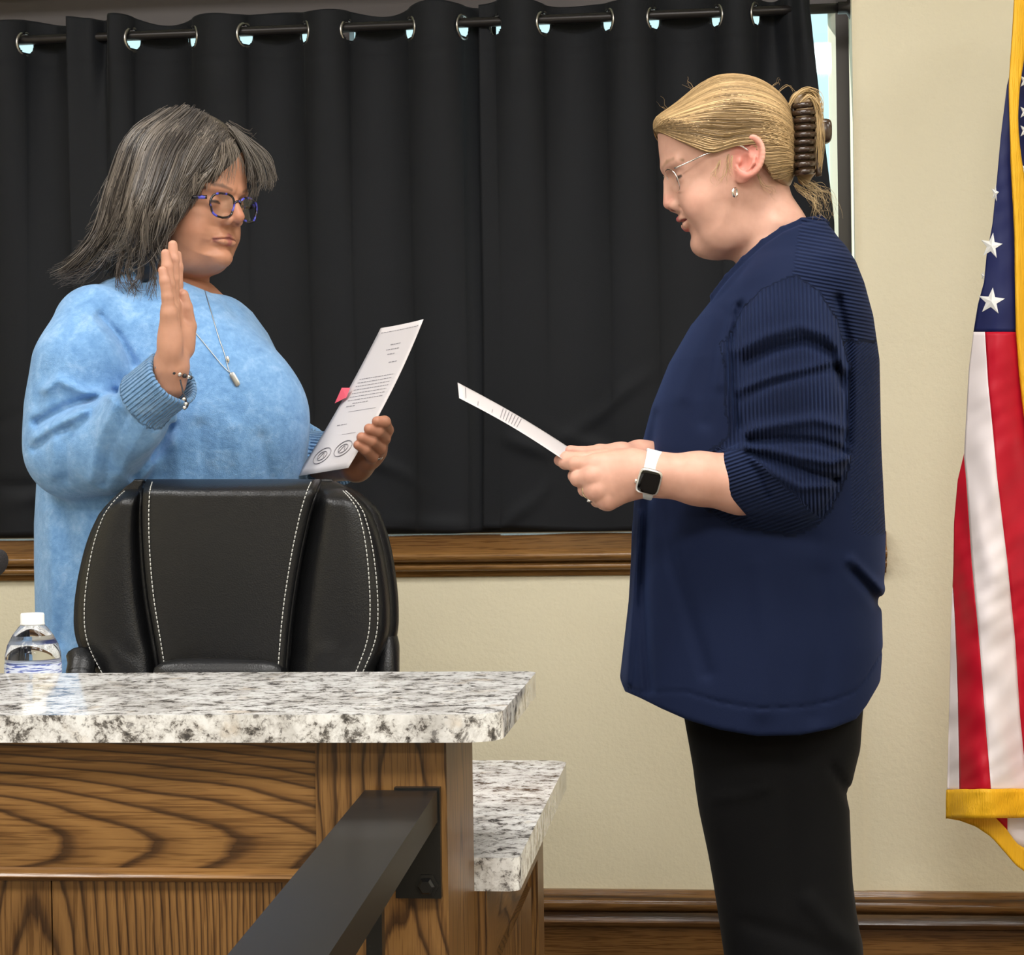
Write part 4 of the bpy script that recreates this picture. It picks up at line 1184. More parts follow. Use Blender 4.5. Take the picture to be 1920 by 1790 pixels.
def hand_colour(V, base, tips, blush):
    C = np.tile(np.array(base, float), (len(V), 1))
    for t in tips:
        w = np.clip(1 - np.linalg.norm(V - t, axis=1) / 0.016, 0, 1)[:, None]; C = C * (1 - 0.5 * w) + np.array(blush) * 0.5 * w
    return C
# near (left) hand, forearm
HN = dict(index=([(1113, 871, 2.664), (1080, 870, 2.678), (1060, 867, 2.700), (1049, 863, 2.716)], [0.0125, 0.0105, 0.0092, 0.0080]),
          middle=([(1108, 894, 2.655), (1084, 897, 2.668), (1078, 892, 2.700), (1090, 884, 2.722)], [0.0130, 0.0108, 0.0092, 0.0082]),
          ring=([(1116, 919, 2.655), (1098, 917, 2.675), (1094, 908, 2.706), (1106, 898, 2.724)], [0.0128, 0.0102, 0.0088, 0.0078]),
          pinky=([(1135, 938, 2.662), (1120, 938, 2.686), (1116, 926, 2.712), (1126, 914, 2.728)], [0.0118, 0.0090, 0.0080, 0.0070]),
          thumb=([(1175, 868, 2.690), (1128, 862, 2.694), (1088, 862, 2.696), (1062, 857, 2.700)], [0.0180, 0.0140, 0.0110, 0.0088]))
def handN(p):
    W = q(1208, 890, 2.672)
    d = None
    for nme, (pts, r) in HN.items():
        c = chain(p, [q(*a) for a in pts], r, 0.004); d = c if d is None else smin(d, c, 0.003)
    palm = None
    for nme, rr in (('index', 0.0165), ('middle', 0.0175), ('ring', 0.0170), ('pinky', 0.0150)):
        a = q(*HN[nme][0][0]) + [0.004, 0.006, 0]; c = cap(p, a, W + [-0.018, 0.002, (0.015, 0.006, -0.004, -0.012)[('index', 'middle', 'ring', 'pinky').index(nme)]], rr, 0.021)
        palm = c if palm is None else smin(palm, c, 0.012)
    d = smin(d, palm, 0.006)
    d = smin(d, ell(p, q(1165, 868, 2.690), (0.032, 0.018, 0.018)), 0.012)
    fa = chain(p, [W + [-0.01, 0, 0], q(1235, 890, 2.672), q(1310, 897, 2.674), q(1390, 906, 2.682), q(1455, 910, 2.69)], [0.0285, 0.0300, 0.0365, 0.0425, 0.038], 0.01)
    return smin(d, fa, 0.018)
V, F = mesh_sdf(handN, q(1030, 1000, 2.62) - [0, 0.03, 0], q(1540, 820, 2.62) + [0, 0.16, 0], 0.0015)
bodyB.append((V, F, {'Col': hand_colour(V, SKB, [q(*v[0][-1]) for v in HN.values()] + [q(*v[0][0]) for v in HN.values()], (0.60, 0.25, 0.20))}))
# far (right) hand
HF = dict(thumb=([(1165, 852, 2.800), (1125, 849, 2.790), (1092, 851, 2.778), (1070, 845, 2.772)], [0.0160, 0.0125, 0.0105, 0.0082]),
          index=([(1120, 862, 2.815), (1088, 868, 2.800), (1068, 868, 2.790), (1058, 866, 2.780)], [0.0120, 0.0100, 0.0088, 0.0075]),
          middle=([(1118, 878, 2.825), (1090, 886, 2.805), (1080, 880, 2.785), (1086, 874, 2.775)], [0.0120, 0.0100, 0.0088, 0.0075]),
          ring=([(1122, 892, 2.830), (1100, 902, 2.812), (1092, 895, 2.790), (1098, 886, 2.780)], [0.0115, 0.0095, 0.0082, 0.0072]),
          pinky=([(1132, 904, 2.830), (1115, 914, 2.815), (1108, 906, 2.795), (1112, 898, 2.785)], [0.0105, 0.0085, 0.0075, 0.0065]))
def handF(p):
    W = q(1200, 862, 2.835); d = None
    for nme, (pts, r) in HF.items():
        c = chain(p, [q(*a) for a in pts], r, 0.004); d = c if d is None else smin(d, c, 0.003)
    for nme in ('index', 'middle', 'ring', 'pinky'):
        d = smin(d, cap(p, q(*HF[nme][0][0]), W, 0.015, 0.020), 0.010)
    d = smin(d, ell(p, q(1165, 853, 2.81), (0.03, 0.018, 0.018)), 0.012)
    return smin(d, chain(p, [W, q(1300, 872, 2.88), q(1430, 890, 2.99)], [0.028, 0.034, 0.042], 0.01), 0.015)
V, F = mesh_sdf(handF, q(1040, 950, 2.74), q(1480, 810, 2.74) + [0.05, 0.32, 0.02], 0.0024)
bodyB.append((V, F, {'Col': hand_colour(V, SKB, [q(*v[0][-1]) for v in HF.values()], (0.60, 0.25, 0.20))}))
def coreB(p):
    d = smax(loft(p, *rowsB(0.85)), p[:, 2] - q(1400, 560, BD0)[2], 0.03)
    return smin(d, chain(p, [q(1470, 590, 2.79), q(1480, 760, 2.712), q(1488, 865, 2.695), q(1450, 900, 2.69)], [0.05, 0.048, 0.038, 0.034], 0.02), 0.02)
ROWB = np.array([(425, 1490, 1540, 0.045), (440, 1462, 1558, 0.075), (470, 1418, 1581, 0.115), (500, 1384, 1597, 0.150), (540, 1348, 1611, 0.178), (600, 1302, 1627, 0.195), (680, 1256, 1639, 0.203), (760, 1224, 1641, 0.205), (840, 1203, 1643, 0.205), (920, 1192, 1647, 0.208), (1000, 1186, 1651, 0.210), (1060, 1184, 1650, 0.212), (1130, 1180, 1643, 0.215), (1200, 1172, 1645, 0.220), (1270, 1164, 1640, 0.224), (1400, 1160, 1636, 0.228)], float)
def rows_to(R, d0, s=1.0, dshift=0.0):
    R = R[::-1]
    zs = -(R[:, 0] - CY) / FPX * d0
    c = ((R[:, 1] + R[:, 2]) / 2 - CX) / FPX * d0; r = (R[:, 2] - R[:, 1]) / 2 / FPX * d0
    return zs, c, r * s, np.full(len(R), d0 + dshift), R[:, 3] * s
def rowsB(s=1.0): return rows_to(ROWB, BD0, s) + (2.4,)
V, F = mesh_sdf(coreB, q(1150, 1225, BD0) - [0, 0.3, 0], q(1700, 440, BD0) + [0, 0.3, 0], 0.012, 1)
bodyB.append((V, F, {'Col': np.tile(SKB, (len(V), 1))}))
V, F, A = merge_meshes(bodyB)
mesh_obj('body', c2w(V), F, SKIN_B, wb, attrs=A)

# cardigan
SLB = ([(1478, 572, 2.775), (1474, 650, 2.735), (1480, 750, 2.712), (1488, 845, 2.700), (1470, 895, 2.692), (1400, 905, 2.685), (1345, 897, 2.682)], [0.070, 0.077, 0.0745, 0.070, 0.064, 0.0475, 0.040])
hem_x = [1100, 1162, 1172, 1200, 1240, 1290, 1350, 1420, 1500, 1560, 1605, 1625, 1660]; hem_y = [1262, 1272, 1296, 1308, 1328, 1350, 1368, 1380, 1378, 1366, 1348, 1322, 1262]
FOLD_B = [([(1385, 655), (1440, 628), (1500, 612), (1555, 628), (1582, 690)], 11, 0.007), ([(1400, 678), (1450, 655), (1510, 640), (1560, 660), (1578, 720)], 10, -0.009),
          ([(1390, 745), (1440, 722), (1510, 702), (1565, 690)], 8, -0.005), ([(1390, 728), (1450, 706), (1520, 690), (1565, 675)], 8, 0.004),
          ([(1400, 808), (1450, 798), (1530, 786), (1580, 800)], 10, 0.008), ([(1410, 826), (1470, 824), (1530, 828), (1583, 845)], 8, -0.009),
          ([(1400, 838), (1440, 842), (1500, 858), (1560, 868), (1585, 860)], 8, 0.008), ([(1405, 850), (1450, 862), (1520, 888), (1565, 898)], 7, -0.009),
          ([(1405, 858), (1440, 882), (1500, 915), (1550, 912)], 8, 0.006), ([(1402, 862), (1425, 890), (1440, 930)], 6, -0.006),
          ([(1388, 575), (1376, 640), (1378, 720), (1390, 800)], 11, -0.010), ([(1365, 590), (1340, 660), (1325, 740), (1322, 790)], 16, -0.005), ([(1378, 570), (1356, 640), (1350, 720)], 11, 0.004), ([(1345, 600), (1312, 660), (1280, 740)], 16, 0.003),
          ([(1572, 560), (1590, 640), (1592, 740), (1588, 830)], 8, -0.010),
          ([(1222, 780), (1212, 960), (1208, 1100), (1212, 1220), (1218, 1290)], 10, -0.010), ([(1240, 900), (1262, 1060), (1300, 1180), (1325, 1260)], 14, -0.005), ([(1200, 960), (1188, 1120), (1176, 1280)], 7, 0.006),
          ([(1600, 1070), (1628, 1100), (1646, 1128)], 10, -0.010), ([(1595, 1050), (1630, 1085), (1652, 1105)], 9, 0.006),
          ([(1345, 960), (1420, 1000), (1520, 1010)], 20, -0.004), ([(1420, 1060), (1440, 1200), (1430, 1330)], 22, 0.004), ([(1540, 1080), (1550, 1220), (1530, 1340)], 22, -0.004)]
def neckcutB(p):
    px, py = ppx(p)
    return (np.interp(px, [1300, 1366, 1396, 1432, 1468, 1505, 1540, 1600], [600, 520, 487, 456, 432, 416, 411, 405]) + 3 - py) / 1241.0
def cardB(p):
    d = loft(p, *rowsB())
    slv = chain(p, [q(*a) for a in SLB[0]], SLB[1], 0.02)
    px, py = ppx(p)
    end = ((np.interp(py, [830, 850, 890, 930, 966, 1000], [1366, 1356, 1351, 1366, 1398, 1440])) - px) / 1330.0
    slv = smax(slv, end, 0.006)
    d = smin(d, slv, 0.014)
    d = smin(d, chain(p, [q(1500, 440, 2.865), q(1475, 480, 2.845), q(1470, 545, 2.80)], [0.040, 0.050, 0.058], 0.02), 0.02)
    d = smin(d, cap(p, q(1465, 480, 2.85), q(1400, 545, 2.86), 0.045, 0.05), 0.02)
    d = smin(d, chain(p, [q(1470, 560, 3.03), q(1470, 700, 3.09), q(1450, 850, 3.08), q(1390, 880, 3.0)], [0.075, 0.075, 0.068, 0.05], 0.02), 0.02)
    d = d - folds(p, FOLD_B, 2.86)
    d = smax(d, neckcutB(p), 0.006)
    d = smin(d, chain(p, [q(*a) for a in [(1549, 420, 2.90), (1538, 411, 2.875), (1505, 416, 2.845), (1468, 432, 2.825), (1432, 456, 2.818), (1396, 488, 2.825), (1366, 520, 2.838), (1338, 556, 2.85)]], [0.006] * 8, 0.004), 0.004)
    hem = (py - np.where(p[:, 1] < 2.95, np.interp(px, hem_x, hem_y), 1268)) / 1241.0
    d = smax(d, hem, 0.005)
    # hem band seam
    seam = np.exp(-((py - np.interp(px, hem_x, np.array(hem_y) - 52 * np.clip((np.array(hem_x) - 1180) / 100, 0.2, 1))) / 3.0) ** 2)
    return d + 0.0018 * seam * (p[:, 1] < 2.9)
V, F = mesh_sdf(cardB, q(1120, 1420, BD0) - [0, 0.32, 0.02], q(1700, 395, BD0) + [0, 0.30, 0], 0.0042)
px, py = ppx(V)
seamx = np.interp(py, [500, 515, 560, 600, 640, 700, 800, 900], [1490, 1490, 1400, 1378, 1366, 1370, 1388, 1398])
on_sleeve = np.zeros(len(V)); sd = chain(V, [q(*a) for a in SLB[0]], np.array(SLB[1]) + 0.004, 0.02)
seam_d = line_dist(px, py, [(1395, 575), (1430, 540), (1490, 515), (1535, 545), (1570, 600), (1590, 680)])
below = py > np.interp(px, [1360, 1395, 1430, 1490, 1535, 1570, 1590], [640, 575, 540, 515, 545, 600, 680])
on_sleeve = ((sd < 0.008) & below & (V[:, 1] < 2.82)).astype(float)
low_part = (py > 842) & (px < 1400 + (py - 842) * 1.05)
ph_arm = np.where(low_part, (py + 0.35 * px) / 1330.0, (px - 0.03 * py) / 1330.0)
back = ((~(on_sleeve > 0)) & (px > np.interp(py, [420, 515, 600, 700, 1000], [1500, 1488, 1560, 1590, 1600])) & (py < 1000)).astype(float)
ph_back = np.where(py < 640, (py - 0.18 * px) / 1241.0, (py + 0.9 * px) / 1241.0)
phase = np.where(on_sleeve > 0, ph_arm, ph_back); wgt = on_sleeve + 0.8 * back
NAVY = Mat('navy_knit', (0.0095, 0.0165, 0.062, 1), 0.8, spec=0.12)
c = NAVY.coord()
rib = NAVY.math('SINE', NAVY.math('MULTIPLY', NAVY.attr('phase'), 2 * PI / 0.0056))
ribw = NAVY.math('MULTIPLY', rib, NAVY.attr('weight'))
NAVY.color(NAVY.mix(NAVY.math('ADD', NAVY.math('MULTIPLY', ribw, 0.4), 0.5), (0.0036, 0.0072, 0.0245, 1), (0.0078, 0.0138, 0.0440, 1)))
b0 = NAVY.bump(ribw, 0.9, 0.0022)
NAVY.bump(NAVY.noise(c, 1400, 2), 0.15, 0.002, b0)
NAVY.b.inputs['Sheen Weight'].default_value = 0.10; NAVY.b.inputs['Sheen Roughness'].default_value = 0.45; NAVY.b.inputs['Sheen Tint'].default_value = (0.25, 0.4, 1, 1)
mesh_obj('cardigan', c2w(V), F, NAVY.m, wb, attrs={'phase': phase, 'weight': wgt})

# trousers and shoes
BLACKP = m_fabric('black_trouser_cloth', (0.0022, 0.0022, 0.0026, 1), 0.9, 1200, 0.15, 0.03)
ROWT = np.array([(1250, 1265, 1622, 0.12), (1350, 1284, 1614, 0.105), (1400, 1293, 1611, 0.098), (1440, 1300, 1601, 0.095), (1480, 1305, 1592, 0.092), (1520, 1311, 1591, 0.09), (1600, 1328, 1594, 0.088), (1650, 1337, 1597, 0.086), (1700, 1345, 1603, 0.086), (1790, 1358, 1617, 0.086), (1950, 1385, 1625, 0.086), (2150, 1405, 1625, 0.086), (2290, 1415, 1620, 0.086)], float)
FOLD_T = [([(1340, 1498), (1390, 1492), (1440, 1475)], 7, 0.004), ([(1560, 1440), (1585, 1480), (1596, 1500)], 10, -0.006), ([(1520, 1690), (1560, 1740), (1600, 1770)], 16, 0.006), ([(1400, 1730), (1500, 1760), (1560, 1790)], 14, -0.004), ([(1470, 1400), (1480, 1600), (1490, 1790)], 20, -0.003)]
def trB(p):
    a = loft(p, *(rows_to(ROWT, 2.83) + (2.2,)))
    R2 = ROWT.copy(); R2[:, 1] += 12; R2[:, 2] -= 12
    b = loft(p, *(rows_to(R2, 3.03) + (2.2,)))
    return smin(a, b, 0.015) - folds(p, FOLD_T, 2.83)
V, F = mesh_sdf(trB, q(1230, 2320, 2.83) - [0.02, 0.14, 0.02], q(1690, 1230, 2.83) + [0.05, 0.36, 0.03], 0.008)
mesh_obj('trousers', c2w(V), F, BLACKP, wb)
SHOE = Mat('black_shoe_leather', (0.008, 0.008, 0.008, 1), 0.35).m
for dd in (2.83, 3.03):
    base = P(1480, 2200, dd); fx = -CR
    def sh(p):
        pw_ = c2w(p) - np.array([base[0], base[1], 0]); u = pw_ @ fx; v = pw_ @ np.array([CF[0], CF[1], 0]); z = pw_[:, 2]
        m = np.stack([u, v, z], 1)
        d = smin(ell(m, (0.10, 0, 0.03), (0.09, 0.043, 0.033)), ell(m, (-0.02, 0, 0.045), (0.075, 0.038, 0.045)), 0.03)
        return smax(d, -z + 0.001, 0.004)
    cc = w2c(base * [1, 1, 0] + [0, 0, 0.05])
    V, F = mesh_sdf(sh, cc - [0.25, 0.1, 0.09], cc + [0.2, 0.1, 0.09], 0.007, 1)
    mesh_obj('shoe', c2w(V), F, SHOE, wb)

# hair
outB = [(1226, 238), (1231, 221), (1270, 193), (1324, 152), (1365, 142), (1411, 148), (1450, 169), (1477, 200), (1490, 245), (1492, 295), (1485, 340), (1466, 372), (1440, 400), (1395, 440), (1330, 440), (1270, 390), (1240, 320), (1230, 262)]
outBl = catmull(toL(outB), 60, True)
TB_, WB_ = 0.062, 0.0805
regB = toL([(1190, 249), (1190, 90), (1570, 90), (1570, 330), (1493, 350), (1470, 356), (1442, 347), (1416, 320), (1404, 290), (1389, 273), (1368, 288), (1335, 302), (1310, 300), (1287, 289), (1264, 275), (1246, 262), (1233, 252), (1228, 249)])
def hairB(p):
    l = HB.to_l(p); t = np.minimum(poly_fast(l[:, 0], l[:, 2], outBl), TB_)
    d = TB_ * (np.sqrt(((TB_ - t) / TB_) ** 2 + (l[:, 1] / WB_) ** 2) - 1)
    d = smax(d, -poly_fast(l[:, 0], l[:, 2], regB), 0.007)
    bun = chain(p, [q(1502, 192, BD0), q(1514, 240, BD0), q(1512, 300, BD0), q(1508, 335, BD0)], [0.018, 0.025, 0.022, 0.010], 0.01)
    return smin(d, bun, 0.008)
V, F = mesh_sdf(hairB, q(1205, 390, BD0) - [0, 0.12, 0], q(1560, 125, BD0) + [0, 0.12, 0], 0.0026)
hair_parts = [(V, F, {'Col': np.tile(np.array((0.24, 0.155, 0.07)), (len(V), 1))})]
K = 22
topg = catmull([(1227, 240), (1230, 222), (1268, 195), (1322, 153), (1365, 143.5), (1411, 150), (1448, 170), (1484, 205)], K)
midg = catmull([(1228, 243), (1237, 240), (1275, 232), (1330, 222), (1380, 220), (1420, 225), (1455, 235), (1488, 252)], K)
botg = catmull([(1229, 247), (1246, 261), (1268, 277), (1292, 290), (1325, 301), (1366, 289), (1425, 284), (1488, 292)], K)
nape0 = catmull([(1400, 290), (1415, 292), (1430, 292), (1445, 290), (1460, 290), (1470, 291), (1480, 293), (1488, 296)], K)
nape1 = catmull([(1440, 352), (1448, 350), (1456, 347), (1464, 343), (1472, 338), (1478, 334), (1484, 330), (1489, 326)], K)
def strandsB(n, ga, gb, gc, side, jit, rr, seed, short=0.35):
    r = np.random.default_rng(seed); v = r.random(n) ** 0.9; w = np.where(v < 0.5, v * 2, (v - 0.5) * 2)[:, None, None]
    G = np.where((v < 0.5)[:, None, None], ga * (1 - w) + gb * w, gb * (1 - w) + gc * w)
    s0 = r.random(n) * short * (r.random(n) < 0.6); s1 = 1 - r.random(n) * 0.25 * (r.random(n) < 0.3)
    tt = s0[:, None] + (s1 - s0)[:, None] * np.linspace(0, 1, K)[None]
    i = np.clip((tt * (K - 1)).astype(int), 0, K - 2); f = (tt * (K - 1) - i)[..., None]; ar = np.arange(n)[:, None]
    pts = G[ar, i] * (1 - f) + G[ar, i + 1] * f
    ph = r.random((n, 1)) * 6; env = np.sin(np.linspace(0.15, PI, K))[None]
    pts[..., 1] += jit * env * np.sin(ph + tt * r.uniform(2, 7, (n, 1))) + r.normal(0, 0.8, (n, 1)); pts[..., 0] += r.normal(0, 0.8, (n, 1))
    x, z = (1385 - pts[..., 0]) / 1241, (320 - pts[..., 1]) / 1241
    t = np.clip(poly_sd(x.ravel(), z.ravel(), outBl), 0.0, TB_).reshape(x.shape)
    y = WB_ * np.sqrt(np.clip(1 - ((TB_ - t) / TB_) ** 2, 0, 1)) + 0.0006 + r.random((n, 1)) * 0.0012
    path = HB.to_c(np.stack([x, side * y, z], -1).reshape(-1, 3)).reshape(n, K, 3)
    rad = (rr * r.uniform(0.6, 1.4, (n, 1))) * (0.35 + 0.65 * np.sin(np.linspace(0.25, PI - 0.15, K)))[None]
    V, F = strands(path, rad)
    tone = r.random(n); base = np.stack([0.21 + 0.46 * tone, 0.128 + 0.325 * tone, 0.050 + 0.175 * tone], 1) * r.uniform(0.55, 1.1, (n, 1))
    return V, F, {'Col': np.repeat(base, K * 3, 0)}
hair_parts.append(strandsB(1500, topg, midg, botg, 1, 2.2, 0.00085, 1)); hair_parts.append(strandsB(420, topg, midg, botg, -1, 2.2, 0.0013, 2))
hair_parts.append(strandsB(260, nape0, (nape0 + nape1) / 2, nape1, 1, 1.0, 0.0006, 3, 0.6))
def free_strands(gl, n, rr, seed, spread=6, tone=(0.5, 0.34, 0.16), curl=5):
    """loose wisps: each guide is a list of (px, py, depth)"""
    r = np.random.default_rng(seed); out = []
    for g in gl:
        base = catmull([q(*a) for a in g], K)
        off = r.normal(0, spread / 1241, (n, 1, 3)) * np.linspace(0.3, 1, K)[None, :, None]
        wob = curl / 1241 * np.sin(np.linspace(0, 1, K)[None, :, None] * r.uniform(3, 9, (n, 1, 3)) + r.random((n, 1, 3)) * 6) * np.linspace(0, 1, K)[None, :, None]
        pth = base[None] + off + wob
        rad = rr * r.uniform(0.6, 1.3, (n, 1)) * np.linspace(1, 0.35, K)[None]
        V, F = strands(pth, rad); c = np.array(tone)[None] * r.uniform(0.6, 1.35, (n, 1)); out.append((V, F, {'Col': np.repeat(c, K * 3, 0)}))
    return out
hair_parts += free_strands([[(1478, 200, 2.87), (1492, 178, 2.87), (1512, 168, 2.88), (1530, 178, 2.89), (1537, 205, 2.89), (1533, 240, 2.89)], [(1480, 196, 2.91), (1498, 182, 2.92), (1516, 176, 2.92), (1528, 190, 2.92), (1533, 225, 2.92), (1534, 270, 2.92)],
                            [(1500, 195, 2.86), (1515, 182, 2.86), (1527, 190, 2.865), (1534, 215, 2.87), (1536, 260, 2.87), (1530, 320, 2.88)]], 45, 0.00075, 5, 4)
hair_parts += free_strands([[(1495, 330, 2.88), (1512, 345, 2.87), (1530, 358, 2.87), (1542, 375, 2.87)], [(1490, 345, 2.88), (1508, 362, 2.87), (1528, 380, 2.86), (1535, 405, 2.86)], [(1500, 335, 2.90), (1525, 350, 2.90), (1548, 365, 2.90), (1552, 395, 2.90)]], 22, 0.00035, 6, 6, (0.42, 0.30, 0.15), 12)
hair_parts += free_strands([[(1350, 300, 2.825), (1345, 315, 2.823), (1338, 328, 2.823), (1345, 336, 2.824)], [(1366, 290, 2.825), (1364, 310, 2.822), (1358, 330, 2.822), (1352, 345, 2.823)], [(1372, 292, 2.82), (1370, 305, 2.818), (1366, 318, 2.818), (1368, 328, 2.818)], [(1420, 325, 2.83), (1430, 345, 2.835), (1445, 352, 2.84), (1450, 365, 2.845)]], 8, 0.00035, 7, 5, (0.50, 0.34, 0.17), 5)
hair_parts += free_strands([[(1445, 165, 2.9), (1458, 155, 2.9), (1468, 152, 2.9)], [(1250, 205, 2.9), (1240, 195, 2.9), (1236, 186, 2.9)], [(1460, 172, 2.9), (1475, 160, 2.9), (1490, 170, 2.9)], [(1300, 168, 2.9), (1292, 158, 2.9), (1286, 155, 2.9)]], 3, 0.0003, 8, 4, (0.5, 0.34, 0.16), 4)
V, F, A = merge_meshes(hair_parts)
mesh_obj('hair', c2w(V), F, HAIR_B, wb, attrs=A)

# claw clip
CLIP = Mat('dark_tortoise_acrylic', (0.030, 0.016, 0.010, 1), 0.18, spec=0.6); CLIP.color(CLIP.mix(CLIP.noise(CLIP.coord(), 90, 3), (0.014, 0.008, 0.006, 1), (0.060, 0.032, 0.018, 1))); CLIP = CLIP.m
clip = empty('hair_clip', (0, 0, 0)); clip.parent = wb; clip.location = np.array(P(1508, 262, BD0)) - wloc(wb)
ck = list(np.linspace(197, 322, 10))
for i, yy in enumerate(ck):
    w = 21 if 0 < i < 9 else 17
    xc = 1506 + 2.0 * math.sin(i * 0.7) + (yy - 197) * 0.02
    pts = [q(xc - w, yy + 3, 2.872), q(xc - w * 0.55, yy + 1, 2.858), q(xc, yy, 2.853), q(xc + w * 0.55, yy - 1, 2.858), q(xc + w, yy - 1, 2.875)]
    V, F = tube_geo(c2w(catmull(pts, 14)), [0.0032] + [0.0046] * 12 + [0.0032], 10); mesh_obj('clip_bar', V, F, CLIP, clip)
for x_, dd in ((1487, 2.874), (1528, 2.877)):
    pts = [q(x_ + 2, 194, dd), q(x_, 230, dd), q(x_ + 1, 262, dd - 0.002), q(x_ + 2, 300, dd), q(x_ + 8, 330, dd)]
    V, F = tube_geo(c2w(catmull(pts, 20)), 0.0042, 8); mesh_obj('clip_spine', V, F, CLIP, clip)
bm = bmesh.new(); bmesh.ops.create_cube(bm, size=2.0); bmesh.ops.subdivide_edges(bm, edges=bm.edges, cuts=5, use_grid_fill=True)
for v in bm.verts:
    x, y, z = v.co; L = (abs(x) ** 4 + abs(y) ** 4 + abs(z) ** 4) ** 0.25; s = max(abs(x), abs(y), abs(z)) / L
    v.co = Vector(c2w(q(1542, 246.5, 2.895) + np.array([x * s * 0.0135, y * s * 0.016, z * s * 0.0185])))
bm_obj('clip_tab', bm, CLIP, clip, smooth=True)

# glasses, earring, watch, rings
SILV = Mat('polished_silver', (0.80, 0.78, 0.74, 1), 0.18, 1.0).m
GOLDM = Mat('pale_gold', (0.80, 0.66, 0.42, 1), 0.2, 1.0).m
CLEARL = m_pane('spectacle_lens', tint=(0.97, 0.98, 0.98, 1))
def glasses(parent, H, top, bot, yc, hw, hh, rim_m, rim_r, temple_pts, temple_r, lens_m, rim_flat=1.0, n_pow=2.6, bridge_dz=0.0):
    g = empty('glasses', (0, 0, 0)); g.parent = parent; o = c2w(H.to_c((np.array(top) + np.array(bot)) / 2)); g.location = o - wloc(parent)
    top, bot = np.array(top, float), np.array(bot, float); cen = (top + bot) / 2; up = (top - bot) / np.linalg.norm(top - bot)
    for sd in (1, -1):
        th = np.linspace(0, 2 * PI, 40, endpoint=False)
        cy, sy = np.sign(np.cos(th)) * np.abs(np.cos(th)) ** (2 / n_pow), np.sign(np.sin(th)) * np.abs(np.sin(th)) ** (2 / n_pow)
        loop = cen + up * (hh * sy * (1 - 0.10 * (sy < 0) * np.abs(cy)))[:, None]
        yy = yc + hw * cy * (1 - 0.10 * (sy < 0)); loop = loop.copy(); loop[:, 1] = sd * yy; loop[:, 0] -= 3.2 * (yy - 0.012) ** 2
        V, F = tube_geo(H.to_c(loop), rim_r, 8, closed=True); rm = mesh_obj('rim', c2w(V), F, rim_m, g)
        c = loop.mean(0); c[0] = cen[0] - 3.2 * (yc - 0.012) ** 2; Vl = np.concatenate([loop, [c]]); Fl = [(i, (i + 1) % 40, 40) for i in range(40)]
        o_ = mesh_obj('lens', c2w(H.to_c(Vl)), Fl, lens_m, g, smooth=False); o_.modifiers.new('thickness', 'SOLIDIFY').thickness = 0.0012
        tp = [np.array([a, sd * b, c_]) for a, b, c_ in temple_pts]
        V, F = tube_geo(H.to_c(catmull(tp, 20)), temple_r, 8); mesh_obj('temple_arm', c2w(V), F, rim_m, g)
    yb = yc - hw
    br = [cen + up * hh * 0.35 + np.array([0, yb + 0.001, bridge_dz]), cen + up * hh * 0.55 + np.array([0.002, 0, bridge_dz]), cen + up * hh * 0.35 + np.array([0, -yb - 0.001, bridge_dz])]
    V, F = tube_geo(H.to_c(catmull(br, 10)), rim_r, 8); mesh_obj('bridge', c2w(V), F, rim_m, g)
    return g
glasses(wb, HB, lp(1245, 325), lp(1266, 366), 0.034, 0.025, 0.0185, SILV, 0.0008, [lp(1259, 327, 0.058), lp(1285, 318, 0.0735), lp(1318, 304, 0.079), lp(1370, 290, 0.081), lp(1392, 300, 0.080)], 0.0013, CLEARL)
ec = q(1378, 361, BD0 - 0.0795)
th = np.linspace(0, 2 * PI, 24, endpoint=False)
V, F = tube_geo(c2w(ec + 0.0065 * np.stack([0.55 * np.cos(th), 0.85 * np.cos(th), np.sin(th)], 1)), 0.0020, 8, closed=True); mesh_obj('earring', V, F, SILV, wb)
# watch
WHITE_RB = Mat('white_silicone', srgb(206, 212, 214), 0.5).m
watch = empty('wrist_watch', (0, 0, 0)); watch.parent = wb; watch.location = P(1212, 890, 2.65) - wloc(wb)
ax = q(1240, 893, 2.672) - q(1200, 887, 2.672); ax /= np.linalg.norm(ax); ax = ax + np.array([0, 0.0, -0.10]); ax /= np.linalg.norm(ax)
wc = q(1217, 889, 2.672); e1 = np.array([0, -1.0, 0]); e2 = np.cross(ax, e1); e2 /= np.linalg.norm(e2)
if e2[2] < 0: e2 = -e2
rows = []
hwid = 0.0115
th = np.linspace(0, 2 * PI, 48, endpoint=False)
for s, rr in ((-hwid, 0.0), (-hwid, 0.0024), (-hwid * 0.9, 0.0030), (hwid * 0.9, 0.0030), (hwid, 0.0024), (hwid, 0.0)):
    R_ = 0.0300 + rr
    rows.append(wc + ax * s + R_ * np.cos(th)[:, None] * e1 * 0.97 + R_ * np.sin(th)[:, None] * e2 * 1.06)
R = np.array(rows); n, k = R.shape[:2]
F = [(i * k + j, ((i + 1) % n) * k + j, ((i + 1) % n) * k + (j + 1) % k, i * k + (j + 1) % k) for i in range(n) for j in range(k)]
mesh_obj('watch_strap', c2w(R.reshape(-1, 3)), F, WHITE_RB, watch)
an = math.radians(-17); nrm = math.cos(an) * e1 + math.sin(an) * e2; tg = -math.sin(an) * e1 + math.cos(an) * e2
cc = wc + nrm * 0.0345
def rbox(name, cen, hx, hy, hz, mat, par, pw=5.0):
    bm = bmesh.new(); bmesh.ops.create_cube(bm, size=2.0); bmesh.ops.subdivide_edges(bm, edges=bm.edges, cuts=5, use_grid_fill=True)
    for v in bm.verts:
        x, y, z = v.co; L = (abs(x) ** pw + abs(y) ** pw + abs(z) ** pw) ** (1 / pw); s = max(abs(x), abs(y), abs(z)) / L
        v.co = Vector(c2w(cen + ax * x * s * hx + tg * y * s * hy + nrm * z * s * hz))
    return bm_obj(name, bm, mat, par, smooth=True)
